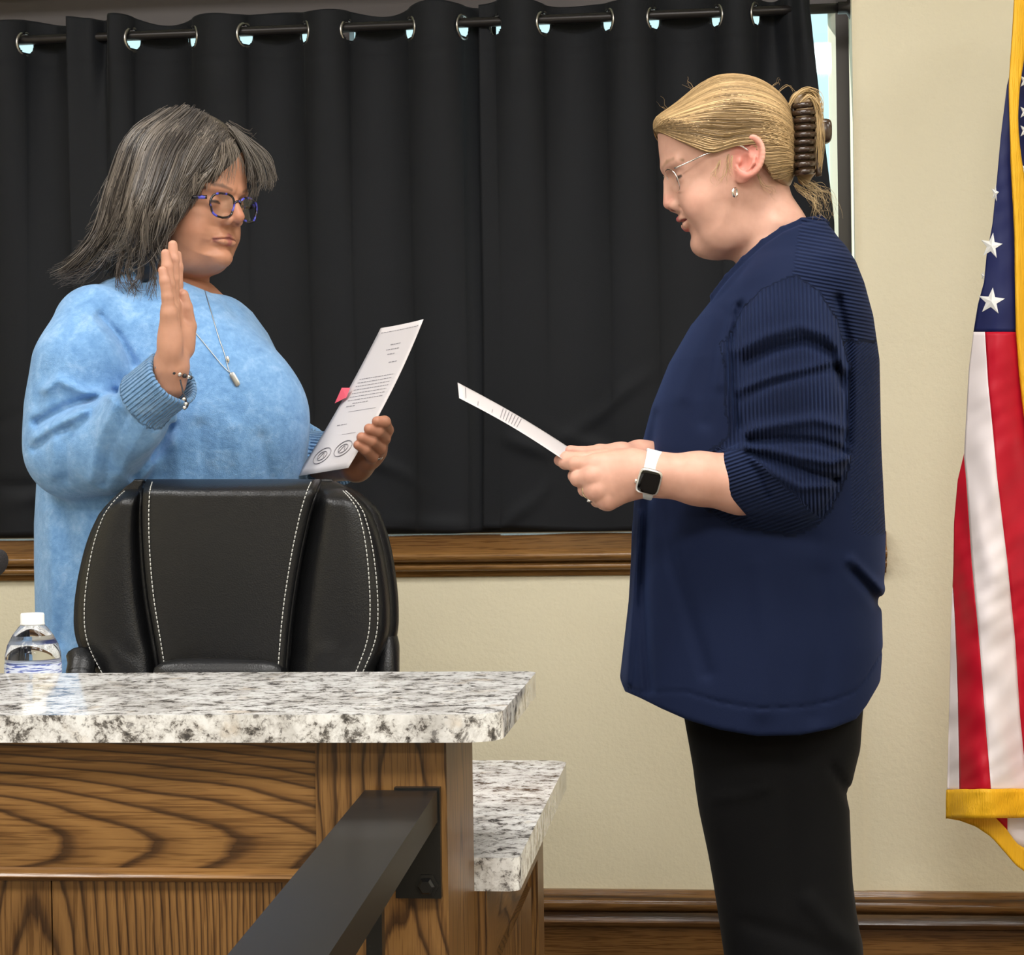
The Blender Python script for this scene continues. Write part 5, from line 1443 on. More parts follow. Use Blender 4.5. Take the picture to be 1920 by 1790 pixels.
rbox('watch_case', cc, 0.0165, 0.0185, 0.0050, Mat('silver_aluminium', (0.78, 0.77, 0.75, 1), 0.28, 0.9).m, watch)
rbox('watch_screen', cc + nrm * 0.0032, 0.0143, 0.0163, 0.0030, Mat('black_watch_glass', (0.003, 0.003, 0.003, 1), 0.05).m, watch)
V, F = tube_geo(c2w([cc - ax * 0.0165 + tg * -0.004, cc - ax * 0.0190 + tg * -0.004]), 0.0032, 12); mesh_obj('watch_crown', V, F, SILV, watch)
rg = (q(*HN['ring'][0][0]) * 0.45 + q(*HN['ring'][0][1]) * 0.55); rdir = q(*HN['ring'][0][1]) - q(*HN['ring'][0][0]); rdir /= np.linalg.norm(rdir)
a1 = np.cross(rdir, [0, 0, 1.0]); a1 /= np.linalg.norm(a1); a2 = np.cross(rdir, a1)
ringe = empty('ring', (0, 0, 0)); ringe.parent = wb; ringe.location = c2w(rg) - wloc(wb)
V, F = tube_geo(c2w(rg + 0.0122 * (np.cos(th)[:, None] * a1 + np.sin(th)[:, None] * a2)), 0.0013, 8, closed=True); mesh_obj('band', V, F, GOLDM, ringe)
bm = bmesh.new(); bmesh.ops.create_icosphere(bm, subdivisions=1, radius=0.0046)
sp = q(1107, 938, 2.664)
for v in bm.verts: v.co = Vector(c2w(sp + np.array(v.co[:]) * [1.2, 1, 0.8]))
bm_obj('stone', bm, SILV, ringe)
# ------------------------------------------------------------------ woman in the light blue sweater (left, three-quarter view facing right)
AD0 = 3.10
q0 = q
ASH = 0.08                    # the figure stands this much further back than first laid out
def q(px, py, d): return q0(px, py, d + ASH)
wa = empty('person', tuple(P(330, 1500, AD0) * np.array([1, 1, 0])), 'woman in light blue sweater with glasses and grey hair, right hand raised', 'person')
HA = Head(q(347, 374, 3.07), -32, -7, 0, 0.955)
polyA = [(1236, 245), (1246, 215), (1275, 190), (1325, 163), (1365, 152), (1410, 158), (1450, 182), (1475, 220), (1484, 270), (1478, 320), (1465, 355), (1440, 385), (1420, 430), (1395, 463), (1362, 479), (1330, 480), (1307, 478), (1292, 472), (1286, 461), (1291, 446), (1283, 437), (1280, 430), (1277, 425), (1275, 416), (1277, 403), (1268, 390), (1260, 370), (1251, 349), (1241, 329), (1238, 305), (1236, 270)]
SA = dict(poly=catmull(toL(polyA), 66, True), W=[0.054, 0.059, 0.067, 0.074, 0.078, 0.078],
          cheek=(lp(1332, 398, 0.041), (0.032, 0.024, 0.034)), extra=[(lp(1362, 464, 0.0), (0.040, 0.038, 0.018), 0.02), (lp(1366, 436, 0.041), (0.036, 0.020, 0.034), 0.02), (lp(1302, 462, 0.0), (0.013, 0.016, 0.012), 0.016)],
          socket=(lp(1251, 351, 0.035), (0.0145, 0.019, 0.0115)), eye=lp(1280, 352, 0.0322), er=0.0130,
          brow=(lp(1249, 328, 0.010), lp(1267, 325, 0.046)), nose=(lp(1251, 355), lp(1246, 384)), nose_r=(0.0066, 0.0114),
          ala=(lp(1262, 391, 0.0130), (0.0105, 0.0074, 0.0084)), nostril=lp(1257, 399, 0.0070),
          lips=(lp(1277, 420.5, 0), lp(1288, 426.5, 0.0265), lp(1280, 432.5, 0), lp(1289, 428.5, 0.0255)), lr=(0.0042, 0.0060),
          slit=(lp(1273, 425.5, 0), lp(1288, 428.5, 0.0290)), slit_r=[0.0012, 0.0014, 0.0012],
          ear=dict(c=lp(1389, 315, 0.073), tilt=10, s=1.0),
          browline=[lp(1244, 330, 0.014), lp(1250, 323, 0.030), lp(1261, 321, 0.043), lp(1276, 327, 0.055)], brow_r=[0.0018, 0.0022, 0.0020, 0.0010],
          lash=None, grooves=[(lp(1290, 429, 0.0295), lp(1298, 444, 0.034), 0.0008, 0.004)])
SA['lash'] = lash_pts(SA, 14, 2)
def headA(p):
    d = head_field(HA.to_l(p), SA)
    nk = chain(p, [q(340, 410, 3.09), q(322, 480, 3.11), q(312, 560, 3.12)], [0.056, 0.062, 0.072], 0.01)
    return smin(d, nk, 0.022)
V, F = mesh_sdf(headA, q(215, 600, 3.07) - [0, 0.19, 0], q(505, 175, 3.07) + [0, 0.19, 0], 0.0018)
SKA = np.array((0.510, 0.250, 0.155))
colA = head_colours(HA.to_l(V), SA, SKA, (0.36, 0.125, 0.105), (0.03, 0.02, 0.018), (0.10, 0.06, 0.045), (0.52, 0.205, 0.135))
bodyA = [(V, F, {'Col': colA})]
# raised right hand
HR = dict(pinky=([(317, 588, 2.722), (314, 556, 2.716), (309, 527, 2.713), (304.5, 507, 2.712)], [0.0110, 0.0086, 0.0078, 0.0062]),
          ring=([(319, 580, 2.740), (317, 534, 2.733), (313.5, 500, 2.731), (310.5, 475, 2.731)], [0.0116, 0.0092, 0.0084, 0.0066]),
          middle=([(322, 575, 2.759), (324, 524, 2.752), (325, 487, 2.751), (324, 459, 2.752)], [0.0118, 0.0094, 0.0086, 0.0068]),
          index=([(328, 580, 2.777), (331, 534, 2.772), (332.5, 502, 2.772), (332, 478, 2.773)], [0.0116, 0.0094, 0.0086, 0.0068]),
          thumb=([(343, 652, 2.780), (352, 612, 2.784), (347, 577, 2.776), (343, 553, 2.772)], [0.0170, 0.0130, 0.0112, 0.0085]))
def handR(p):
    W = q(321, 694, 2.758); d = None
    for nme, (pts, r) in HR.items():
        c = chain(p, [q(*a) for a in pts], r, 0.003); d = c if d is None else smin(d, c, 0.0022)
    palm = None
    for nme, rr in (('index', 0.0135), ('middle', 0.0135), ('ring', 0.0135), ('pinky', 0.0128)):
        a = q(*HR[nme][0][0]); b = W + [0.0, {'index': 0.014, 'middle': 0.005, 'ring': -0.006, 'pinky': -0.014}[nme], 0.005]
        c = cap(p, a, b, rr, 0.0185); palm = c if palm is None else smin(palm, c, 0.010)
    d = smin(d, palm, 0.005)
    d = smin(d, ell(p, q(341, 640, 2.772), (0.0165, 0.018, 0.027)), 0.010)
    d = smin(d, ell(p, q(320, 643, 2.730), (0.0170, 0.015, 0.030)), 0.010)
    d = smax(d, -cap(p, q(338, 568, 2.728), q(331, 625, 2.735), 0.0015, 0.0015), 0.004)
    fa = chain(p, [W + [0, 0, 0.005], q(312, 715, 2.765), q(285, 755, 2.795), q(225, 810, 2.87)], [0.0255, 0.0270, 0.031, 0.034], 0.01)
    return smin(d, fa, 0.014)
V, F = mesh_sdf(handR, q(190, 850, 2.69), q(385, 440, 2.69) + [0.02, 0.18, 0.01], 0.0014)
HCA = lambda V, hd: hand_colour(V, (0.50, 0.262, 0.175), [q(*v[0][-1]) for v in hd.values()] + [q(*v[0][2]) for v in hd.values()], (0.58, 0.30, 0.22))
bodyA.append((V, F, {'Col': HCA(V, HR)}))
# left hand gripping the sheet
HL = dict(index=([(708, 845, 2.972), (726, 806, 2.955), (721, 791, 2.925), (707, 790, 2.9165)], [0.0118, 0.0096, 0.0092, 0.0080]),
          middle=([(702, 852, 2.975), (720, 822, 2.955), (709, 808, 2.926), (692, 804, 2.9165)], [0.0122, 0.0100, 0.0094, 0.0082]),
          ring=([(695, 860, 2.975), (712, 841, 2.952), (696, 827, 2.926), (678, 820, 2.9165)], [0.0118, 0.0098, 0.0092, 0.0080]),
          pinky=([(687, 866, 2.970), (698, 857, 2.948), (685, 843, 2.926), (671, 834, 2.918)], [0.0108, 0.0088, 0.0082, 0.0072]),
          thumb=([(672, 868, 2.995), (655, 852, 3.050), (640, 836, 3.090), (632, 818, 3.115)], [0.0150, 0.0120, 0.0105, 0.0085]))
def handL(p):
    W = q0(668, 872, 2.998); d = None
    for nme, (pts, r) in HL.items():
        c = chain(p, [q0(*a) for a in pts], r, 0.003); d = c if d is None else smin(d, c, 0.0022)
    for nme in ('index', 'middle', 'ring', 'pinky'): d = smin(d, cap(p, q0(*HL[nme][0][0]), W, 0.0135, 0.019), 0.009)
    return smin(d, chain(p, [W, q0(618, 870, 3.13), q0(560, 866, 3.24)], [0.024, 0.028, 0.032], 0.01), 0.014)
V, F = mesh_sdf(handL, q0(520, 930, 2.88), q0(760, 770, 2.88) + [0.03, 0.30, 0.02], 0.0018)
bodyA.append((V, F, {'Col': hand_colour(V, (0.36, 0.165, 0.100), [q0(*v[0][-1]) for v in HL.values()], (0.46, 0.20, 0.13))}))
ROWA = np.array([(515, 225, 385, 0.085), (530, 192, 408, 0.118), (548, 166, 430, 0.145), (580, 140, 466, 0.170), (620, 118, 495, 0.188), (680, 100, 525, 0.200), (760, 86, 552, 0.205), (840, 78, 572, 0.205), (900, 70, 588, 0.205), (980, 65, 600, 0.203), (1060, 65, 602, 0.203), (1150, 67, 600, 0.203), (1250, 72, 596, 0.203), (1340, 80, 588, 0.20)], float)
def rowsA(s=1.0): return rows_to(ROWA, AD0 + ASH, s, 0.03) + (2.3,)
def coreA(p):
    d = loft(p, *rowsA(0.86)); return smin(d, chain(p, [q(170, 640, 2.99), q(150, 835, 2.95), q(230, 805, 2.88)], [0.05, 0.045, 0.04], 0.02), 0.02)
V, F = mesh_sdf(coreA, q(40, 1330, AD0) - [0, 0.3, 0], q(640, 560, AD0) + [0, 0.3, 0], 0.012, 1)
bodyA.append((V, F, {'Col': np.tile(SKA, (len(V), 1))}))
V, F, A = merge_meshes(bodyA)
mesh_obj('body', c2w(V), F, SKIN_A, wa, attrs=A)

# sweater
FOLD_A = [([(188, 592), (222, 630), (252, 682)], 9, -0.011), ([(172, 600), (205, 650), (230, 700)], 13, 0.006),
          ([(86, 730), (110, 713), (160, 736), (205, 742)], 9, 0.010), ([(70, 792), (122, 764), (172, 746), (215, 735)], 9, -0.011),
          ([(66, 820), (112, 790), (160, 772)], 9, 0.006), ([(64, 842), (100, 812), (130, 800)], 7, -0.006),
          ([(100, 890), (100, 810), (150, 768)], 10, 0.005), ([(125, 900), (124, 830), (170, 775)], 8, -0.004), ([(170, 898), (190, 810), (215, 760)], 9, 0.006), ([(195, 905), (212, 830), (236, 780)], 8, -0.005), ([(225, 890), (252, 830), (275, 790)], 9, 0.004),
          ([(250, 892), (300, 838), (320, 800)], 10, -0.012), ([(150, 600), (125, 640), (90, 700), (70, 760)], 10, -0.004),
          ([(330, 830), (335, 900), (330, 960)], 16, 0.005), ([(375, 800), (385, 880), (380, 950)], 14, -0.005), ([(440, 800), (450, 880), (445, 950)], 16, 0.005), ([(490, 820), (505, 900)], 12, -0.005),
          ([(120, 960), (135, 1060), (120, 1200)], 16, -0.006), ([(90, 960), (100, 1100), (95, 1250)], 12, 0.004),
          ([(395, 545), (425, 560), (445, 590)], 9, -0.006)]
SLA = ([(182, 615, 2.995), (158, 690, 2.955), (146, 770, 2.955), (143, 840, 2.950), (205, 832, 2.905), (258, 788, 2.835), (288, 742, 2.785)], [0.070, 0.075, 0.076, 0.075, 0.071, 0.050, 0.046])
CUFF = (q(268, 752, 2.795), q(326, 706, 2.760)); cax = CUFF[1] - CUFF[0]; cax /= np.linalg.norm(cax)
CUFL = (q0(568, 856, 3.235), q0(634, 862, 3.145)); clx = CUFL[1] - CUFL[0]; clx /= np.linalg.norm(clx)
def cuff_field(p, C, ax_, r):
    v = p - C[0]; t = v @ ax_; L = np.linalg.norm(C[1] - C[0]); rad = np.linalg.norm(v - t[:, None] * ax_, axis=1)
    shell = np.abs(rad - (r - 0.003)) - 0.004
    return smax(shell, np.maximum(-t, t - L), 0.003), t / L
def sweater(p):
    d = loft(p, *rowsA())
    d = smin(d, ell(p, q(420, 775, 3.01), (0.13, 0.085, 0.105)), 0.09)
    slv = chain(p, [q(*a) for a in SLA[0]], SLA[1], 0.03)
    v = p - CUFF[0]; t = v @ cax; slv = smax(slv, t - 0.004, 0.01)
    d = smin(d, slv, 0.018)
    d = smin(d, smax(chain(p, [q(412, 640, 3.24), q(455, 735, 3.27), q(500, 840, 3.27), q0(545, 854, 3.275), q0(590, 856, 3.215)], [0.060, 0.070, 0.068, 0.058, 0.05], 0.02), (p - CUFL[0]) @ clx - 0.004, 0.008), 0.02)
    d = d - folds(p, FOLD_A, 3.04 + ASH)
    px, py = ppx(p)
    # crew neckline
    v = p - q(312, 524, 3.115); ring = np.sqrt(v[:, 0] ** 2 + v[:, 1] ** 2); zz = v[:, 2] + 0.36 * np.clip(v[:, 0], -0.085, 0.085)
    d = smax(d, zz - 0.004 + 0.10 * np.maximum(ring - 0.085, 0), 0.01)
    d = smax(d, -smax(ring - 0.0765, -zz - 0.03, 0.01), 0.006)
    tor = np.sqrt((ring - 0.079) ** 2 + (zz + 0.004) ** 2) - 0.0085
    d = smin(d, tor, 0.006)
    cu, _ = cuff_field(p, CUFF, cax, 0.0445); d = smin(d, cu, 0.004)
    cl, _ = cuff_field(p, CUFL, clx, 0.0440); d = smin(d, cl, 0.004)
    return d
V, F = mesh_sdf(sweater, q(20, 1350, AD0) - [0, 0.47, 0.02], q(680, 480, AD0) + [0, 0.30, 0], 0.0042)
def cuff_phase(V, C, ax_, r):
    f, t = cuff_field(V, C, ax_, r); v = V - C[0]; e = np.cross(ax_, [0, 1.0, 0]); e /= np.linalg.norm(e); g = np.cross(ax_, e)
    return np.arctan2(v @ e, v @ g) * r, ((f < 0.004) & (t > 0.02) & (t < 1.1)).astype(float)
p1, w1 = cuff_phase(V, CUFF, cax, 0.0445); p2, w2 = cuff_phase(V, CUFL, clx, 0.044)
phase = np.where(w1 > 0, p1, p2); wgt = np.clip(w1 + w2, 0, 1)
KNIT = Mat('light_blue_wool_knit', (0.24, 0.45, 0.72, 1), 0.9, spec=0.1)
c = KNIT.coord()
n1 = KNIT.noise(c, 26, 6, 0.62, 0.6); n2 = KNIT.noise(c, 120, 4, 0.6)
mixn = KNIT.math('ADD', KNIT.math('MULTIPLY', n1, 0.65), KNIT.math('MULTIPLY', n2, 0.35))
colk = KNIT.ramp(mixn, [(0.34, (0.115, 0.255, 0.49, 1)), (0.52, (0.175, 0.345, 0.60, 1)), (0.68, (0.28, 0.46, 0.71, 1))])
rib = KNIT.math('MULTIPLY', KNIT.math('SINE', KNIT.math('MULTIPLY', KNIT.attr('phase'), 2 * PI / 0.0062)), KNIT.attr('weight'))
KNIT.color(KNIT.mix(KNIT.math('MULTIPLY', KNIT.math('ADD', rib, 0.0), -0.28), colk, (0.10, 0.22, 0.42, 1)))
b0 = KNIT.bump(rib, 0.9, 0.0025); b1_ = KNIT.bump(n2, 0.35, 0.004, b0); KNIT.bump(KNIT.noise(c, 700, 3), 0.4, 0.0025, b1_)
KNIT.b.inputs['Sheen Weight'].default_value = 0.35; KNIT.b.inputs['Sheen Roughness'].default_value = 0.5; KNIT.b.inputs['Sheen Tint'].default_value = (0.7, 0.85, 1, 1)
mesh_obj('sweater', c2w(V), F, KNIT.m, wa, attrs={'phase': phase, 'weight': wgt})
# trousers and shoes
def trA(p):
    R1 = np.array([(1230, 95, 570, 0.11), (1400, 100, 560, 0.11), (1600, 150, 520, 0.10), (1900, 190, 470, 0.085), (2180, 210, 440, 0.08)], float)
    a = loft(p, *(rows_to(R1, 3.17) + (2.2,))); R2 = R1.copy(); b = loft(p, *(rows_to(R2, 3.32) + (2.2,)))
    return smin(a, b, 0.02)
V, F = mesh_sdf(trA, q(80, 2210, 3.05) - [0.02, 0.25, 0.02], q(600, 1215, 3.05) + [0.03, 0.34, 0.02], 0.014, 1)
mesh_obj('trousers', c2w(V), F, BLACKP, wa)
for dd in (3.15, 3.32):
    base = P(330, 2200, dd); fx = CR
    cc = w2c(base * [1, 1, 0] + [0, 0, 0.05])
    V, F = mesh_sdf(sh, cc - [0.22, 0.1, 0.09], cc + [0.25, 0.1, 0.09], 0.008, 1)
    mesh_obj('shoe', c2w(V), F, SHOE, wa)

# hair: a soft mass with combed strands over it
edge_y = [150, 262, 285, 300, 318, 335, 350, 370, 400, 430, 460, 500, 560]; edge_x = [560, 475, 456, 444, 426, 412, 400, 384, 352, 326, 308, 296, 290]
def hairA(p):
    l = HA.to_l(p)
    d = ell(l, (-0.004, 0, 0.045), (0.126, 0.096, 0.108))
    d = smin(d, chain(p, [q(300, 300, 3.06), q(275, 380, 3.06), q(246, 440, 3.06), q(210, 492, 3.07)], [0.055, 0.055, 0.045, 0.018], 0.02), 0.03)
    d = smin(d, chain(p, [q(318, 320, 3.0), q(296, 400, 2.985), q(280, 460, 2.99), q(272, 512, 2.995)], [0.042, 0.045, 0.036, 0.014], 0.02), 0.02)
    d = smin(d, chain(p, [q(330, 330, 3.15), q(320, 430, 3.18), q(305, 505, 3.18)], [0.04, 0.045, 0.025], 0.02), 0.02)
    px, py = ppx(p)
    near = (l[:, 1] < 0.03)
    cut = (px - np.interp(py, edge_y, edge_x)) / 1172.0
    d = smax(d, np.where(near, cut, -1.0), 0.006)
    # the face itself stays clear on the far side below the fringe
    d = smax(d, np.where(near, -1.0, smin(l[:, 0] - 0.035, -(l[:, 2] - 0.040), 0.01)), 0.01)
    far = ell(l, (0.098, 0.052, 0.050), (0.028, 0.028, 0.034)); d = smin(d, far, 0.012)
    return d
V, F = mesh_sdf(hairA, q(120, 560, 3.06) - [0, 0.20, 0], q(540, 170, 3.06) + [0, 0.22, 0], 0.0036)
hair_parts = [(V, F, {'Col': np.tile(np.array((0.030, 0.023, 0.019)), (len(V), 1))})]
GA = [[(303, 208), (238, 258), (206, 350), (184, 440), (140, 499), (107, 516)], [(318, 204), (252, 250), (218, 345), (192, 440), (146, 498), (112, 518)], [(332, 200), (266, 252), (235, 345), (208, 440), (172, 497), (135, 518)], [(346, 199), (282, 256), (252, 345), (226, 435), (200, 490), (175, 520)],
      [(358, 201), (300, 262), (272, 345), (246, 428), (228, 485), (216, 522)], [(370, 205), (318, 268), (290, 345), (266, 422), (252, 480), (250, 525)], [(382, 211), (335, 276), (308, 345), (286, 412), (274, 466), (280, 518)],
      [(394, 219), (352, 284), (326, 342), (304, 400), (288, 445), (270, 485)], [(406, 228), (368, 288), (342, 338), (320, 384), (302, 420), (276, 452)], [(416, 237), (384, 290), (360, 330), (338, 366), (320, 394), (298, 420)],
      [(425, 247), (398, 291), (378, 322), (358, 350), (342, 372), (322, 396)], [(433, 257), (412, 290), (396, 312), (382, 332), (370, 350), (352, 372)], [(440, 266), (424, 290), (413, 305), (404, 318), (398, 330), (390, 344)]]
K = 18
Gs = np.array([catmull(g, K) for g in GA])
r = np.random.default_rng(21); n = 3000; NC = 190
cg = r.random(NC) * (len(Gs) - 1.001); cs0 = r.random(NC) * 0.5 * (r.random(NC) < 0.7); cln = np.clip(1 - cs0 - r.random(NC) * 0.3, 0.35, 1)
cwv = r.uniform(3, 9, NC); cph = r.random(NC) * 6; camp = r.uniform(3, 13, NC); cdx = r.normal(-3, 13, NC); cdy = r.normal(0, 9, NC); clift = r.random(NC); ctone = r.random(NC)
ci = r.integers(0, NC, n)
gi = np.clip(cg[ci] + r.normal(0, 0.28, n), 0, len(Gs) - 1.001); tl = np.linspace(0, 1, K)[None]
gfull = np.clip(cg[ci][:, None] + (gi - cg[ci])[:, None] * (1 - 0.65 * tl), 0, len(Gs) - 1.001); i0 = gfull.astype(int); fr = (gfull - i0)[..., None]
s0 = cs0[ci] + r.normal(0, 0.03, n).clip(-0.05, 0.05); s0 = s0.clip(0, 0.6); ln = (cln[ci] * r.uniform(0.8, 1.0, n)).clip(0.25, 1 - s0)
tt = (s0[:, None] + ln[:, None] * tl).clip(0, 1)
ii = np.clip((tt * (K - 1)).astype(int), 0, K - 2); f = (tt * (K - 1) - ii)[..., None]
at_ = lambda g: Gs[g, ii] * (1 - f) + Gs[g, ii + 1] * f
pp = at_(i0) * (1 - fr) + at_(np.minimum(i0 + 1, len(Gs) - 1)) * fr
pp[..., 0] += r.normal(0, 2.5, (n, 1)) + tl ** 1.5 * (cdx[ci][:, None] + r.normal(0, 4, (n, 1))) + camp[ci][:, None] * np.sin(tt * cwv[ci][:, None] + cph[ci][:, None]) * tl
pp[..., 1] += r.normal(0, 2.5, (n, 1)) + tl ** 1.5 * (cdy[ci][:, None] + r.normal(0, 3, (n, 1)))
dep = ray_depth(hairA, pp[..., 0].ravel(), pp[..., 1].ravel(), 2.88 + ASH, 3.22 + ASH, 36).reshape(n, K)
for row in dep:
    m = np.isnan(row)
    if m.all(): row[:] = 3.03 + ASH
    elif m.any():
        k = np.where(~m)[0]; row[m] = np.interp(np.where(m)[0], k, row[k])
dep = dep - 0.0012 - r.random((n, 1)) * 0.003 - 0.016 * clift[ci][:, None] * np.sin(tl * 2.8)
k3 = np.ones(5) / 5
dep = np.stack([np.convolve(np.pad(x, 2, mode='edge'), k3, 'valid') for x in dep])
path = np.stack([(pp[..., 0] - CX) / FPX * dep, dep, -(pp[..., 1] - CY) / FPX * dep], -1)
rad = 0.00090 * r.uniform(0.5, 1.5, (n, 1)) * (0.25 + 0.75 * np.sin(np.linspace(0.4, PI - 0.1, K)))[None]
V, F = strands(path, rad)
tone = (0.6 * ctone[ci] + 0.4 * r.random(n)) ** 2.3
tone = np.clip(tone + 0.22 * (gi > 7) * r.random(n), 0, 1)
cA = np.stack([0.020 + 0.26 * tone, 0.0145 + 0.222 * tone, 0.012 + 0.18 * tone], 1)
hair_parts.append((V, F, {'Col': np.repeat(cA, K * 3, 0)}))
Kb = K; K = 22
gw = lambda g, d: [(a, b, d) for a, b in g]
far_fringe = [gw([(432, 238), (458, 262), (480, 285), (496, 312), (503, 338), (500, 352)], 3.035), gw([(425, 240), (452, 268), (470, 292), (482, 318), (487, 340), (484, 352)], 3.02), gw([(440, 248), (458, 275), (468, 300), (474, 325), (474, 350), (470, 372)], 3.03), gw([(436, 250), (452, 278), (460, 300), (464, 322), (466, 338)], 3.015), gw([(420, 232), (452, 255), (482, 278), (500, 300), (506, 322), (507, 336)], 3.05)]
far_fringe = [[(a + 5, b_, d_) for a, b_, d_ in g] for g in far_fringe]
hair_parts += free_strands(far_fringe, 34, 0.0008, 31, 5, (0.11, 0.092, 0.075), 3)
fringe = [gw([(424, 262), (428, 290), (424, 315), (420, 338)], 2.985), gw([(432, 266), (438, 292), (437, 318), (434, 340)], 2.99), gw([(418, 268), (416, 292), (410, 318), (404, 342)], 2.975), gw([(440, 270), (448, 295), (450, 320)], 3.0), gw([(410, 276), (402, 300), (394, 325), (390, 350)], 2.968)]
hair_parts += free_strands(fringe, 11, 0.00055, 32, 5, (0.20, 0.165, 0.13), 3)
tails = [gw([(205, 440), (180, 485), (145, 508), (104, 524)], 3.03), gw([(215, 455), (190, 498), (160, 520), (120, 530)], 3.01), gw([(230, 470), (222, 505), (222, 528), (232, 545)], 2.97), gw([(262, 480), (264, 510), (256, 530), (250, 548)], 2.965), gw([(282, 480), (290, 505), (288, 530), (284, 552)], 2.96), gw([(245, 480), (240, 510), (246, 535), (258, 548)], 2.965)]
hair_parts += free_strands(tails, 20, 0.0007, 33, 7, (0.075, 0.058, 0.048), 6)
wisps = [gw([(262, 250), (228, 300), (206, 350), (190, 385)], 3.04), gw([(240, 290), (212, 350), (196, 400), (172, 430)], 3.04), gw([(230, 340), (205, 400), (185, 445), (158, 470)], 3.03), gw([(330, 400), (312, 432), (300, 462), (306, 492)], 2.955), gw([(345, 380), (325, 412), (308, 440), (292, 462)], 2.955), gw([(300, 430), (285, 462), (262, 486), (238, 496)], 2.955), gw([(280, 400), (255, 440), (222, 468), (190, 480)], 2.965), gw([(310, 350), (285, 395), (250, 430), (218, 446)], 2.955), gw([(350, 330), (322, 372), (292, 402), (262, 416)], 2.95)]
hair_parts += free_strands(wisps, 22, 0.0006, 36, 8, (0.13, 0.11, 0.09), 9)
fly = [gw([(440, 235), (462, 250), (478, 256)], 3.06), gw([(430, 225), (455, 238), (476, 244)], 3.06), gw([(448, 262), (466, 262), (480, 258)], 3.06)]
hair_parts += free_strands(fly, 3, 0.0004, 34, 5, (0.12, 0.10, 0.08), 4)
V, F, A = merge_meshes(hair_parts)
mesh_obj('hair', c2w(V), F, HAIR_A, wa, attrs=A)

# glasses, jewellery
TORT = Mat('blue_tortoise_acetate', (0.05, 0.04, 0.2, 1), 0.2, spec=0.6)
TORT.color(TORT.ramp(TORT.noise(TORT.coord(), 55, 2), [(0.46, (0.010, 0.008, 0.010, 1)), (0.51, (0.030, 0.020, 0.030, 1)), (0.56, (0.06, 0.07, 0.50, 1)), (0.62, (0.10, 0.10, 0.60, 1)), (0.68, (0.22, 0.14, 0.05, 1))])); TORT = TORT.m
glasses(wa, HA, lp(1241, 342), lp(1252, 389), 0.0335, 0.0262, 0.0200, TORT, 0.0019, [lp(1261, 349, 0.0605), lp(1285, 346, 0.0735), lp(1330, 337, 0.079), lp(1385, 322, 0.082), lp(1400, 334, 0.080)], 0.0031, CLEARL, n_pow=2.9)
DARKC = Mat('dark_cord', (0.012, 0.012, 0.016, 1), 0.6).m
PEWTER = Mat('pewter', (0.48, 0.47, 0.44, 1), 0.35, 1.0).m
def on_sweater(pts, d0=2.75, d1=3.3, lift=0.002):
    a = np.array(pts, float); d = ray_depth(sweater, a[:, 0], a[:, 1], d0, d1, 70); d = np.where(np.isnan(d), 3.10, d) - lift
    return np.stack([(a[:, 0] - CX) / FPX * d, d, -(a[:, 1] - CY) / FPX * d], 1)
nck = empty('necklace', (0, 0, 0)); nck.parent = wa; nck.location = P(430, 700, 2.9) - wloc(wa)
for g in ([(384, 545), (393, 575), (402, 605), (412, 638), (420, 660), (428, 690), (432, 700)], [(362, 618), (380, 640), (398, 662), (416, 684), (430, 698)]):
    V, F = tube_geo(c2w(on_sweater(catmull(g, 26))), 0.0007, 6); mesh_obj('chain', V, F, PEWTER, nck)
c_ = on_sweater([(427, 674), (440, 711)], lift=0.004)
def plate(cen, hx, hz, rot, name, mat, par, pw=4):
    bm = bmesh.new(); bmesh.ops.create_cube(bm, size=2.0); bmesh.ops.subdivide_edges(bm, edges=bm.edges, cuts=3, use_grid_fill=True)
    cr, sr = math.cos(rot), math.sin(rot)
    for v in bm.verts:
        x, y, z = v.co; L = (abs(x) ** pw + abs(y) ** pw + abs(z) ** pw) ** (1 / pw); s = max(abs(x), abs(y), abs(z)) / L
        u, w = x * s * hx, z * s * hz; v.co = Vector(c2w(cen + np.array([u * cr - w * sr, y * s * 0.0018, u * sr + w * cr])))
    return bm_obj(name, bm, mat, par, smooth=True)
plate(c_[0], 0.0028, 0.0062, 0.1, 'oval_charm', SILV, nck, 2); plate(c_[1], 0.0048, 0.0118, 0.5, 'bar_pendant', PEWTER, nck)
# pearl necklace at the nape
pth = [q(*a) for a in [(229, 487, 3.035), (240, 497, 3.02), (252, 508, 3.012), (263, 518, 3.008), (276, 530, 3.008), (290, 540, 3.01)]]
geo = []
for a in catmull(pth, 16):
    bm = bmesh.new(); bmesh.ops.create_icosphere(bm, subdivisions=1, radius=0.0022); bm.verts.index_update()
    geo.append((np.array([v.co[:] for v in bm.verts]) + a, [tuple(v.index for v in f_.verts) for f_ in bm.faces])); bm.free()
V, F = join_geo(geo); o = mesh_obj('pearl_string', c2w(V), F, Mat('pearl', srgb(230, 215, 195), 0.25).m, nck); o['kind'] = 'stuff'
brc = empty('bracelet', (0, 0, 0)); brc.parent = wa; brc.location = P(330, 705, 2.74) - wloc(wa)
bc_ = q(321, 697, 2.760); bax = np.array([0.30, 0, 1.0]); bax /= np.linalg.norm(bax); u1 = np.cross(bax, [0, 1.0, 0]); u1 /= np.linalg.norm(u1); u2 = np.cross(bax, u1)
BEADD = Mat('dark_bead', (0.03, 0.03, 0.035, 1), 0.25).m
for k in range(20):
    a = k / 20 * 2 * PI; cc = bc_ + 0.0295 * (math.cos(a) * u1 + math.sin(a) * u2)
    bm = bmesh.new(); bmesh.ops.create_icosphere(bm, subdivisions=2, radius=0.0036)
    for v in bm.verts: v.co = Vector(c2w(cc + np.array(v.co[:])))
    bm_obj('bead', bm, SILV if k % 2 else BEADD, brc, smooth=True)
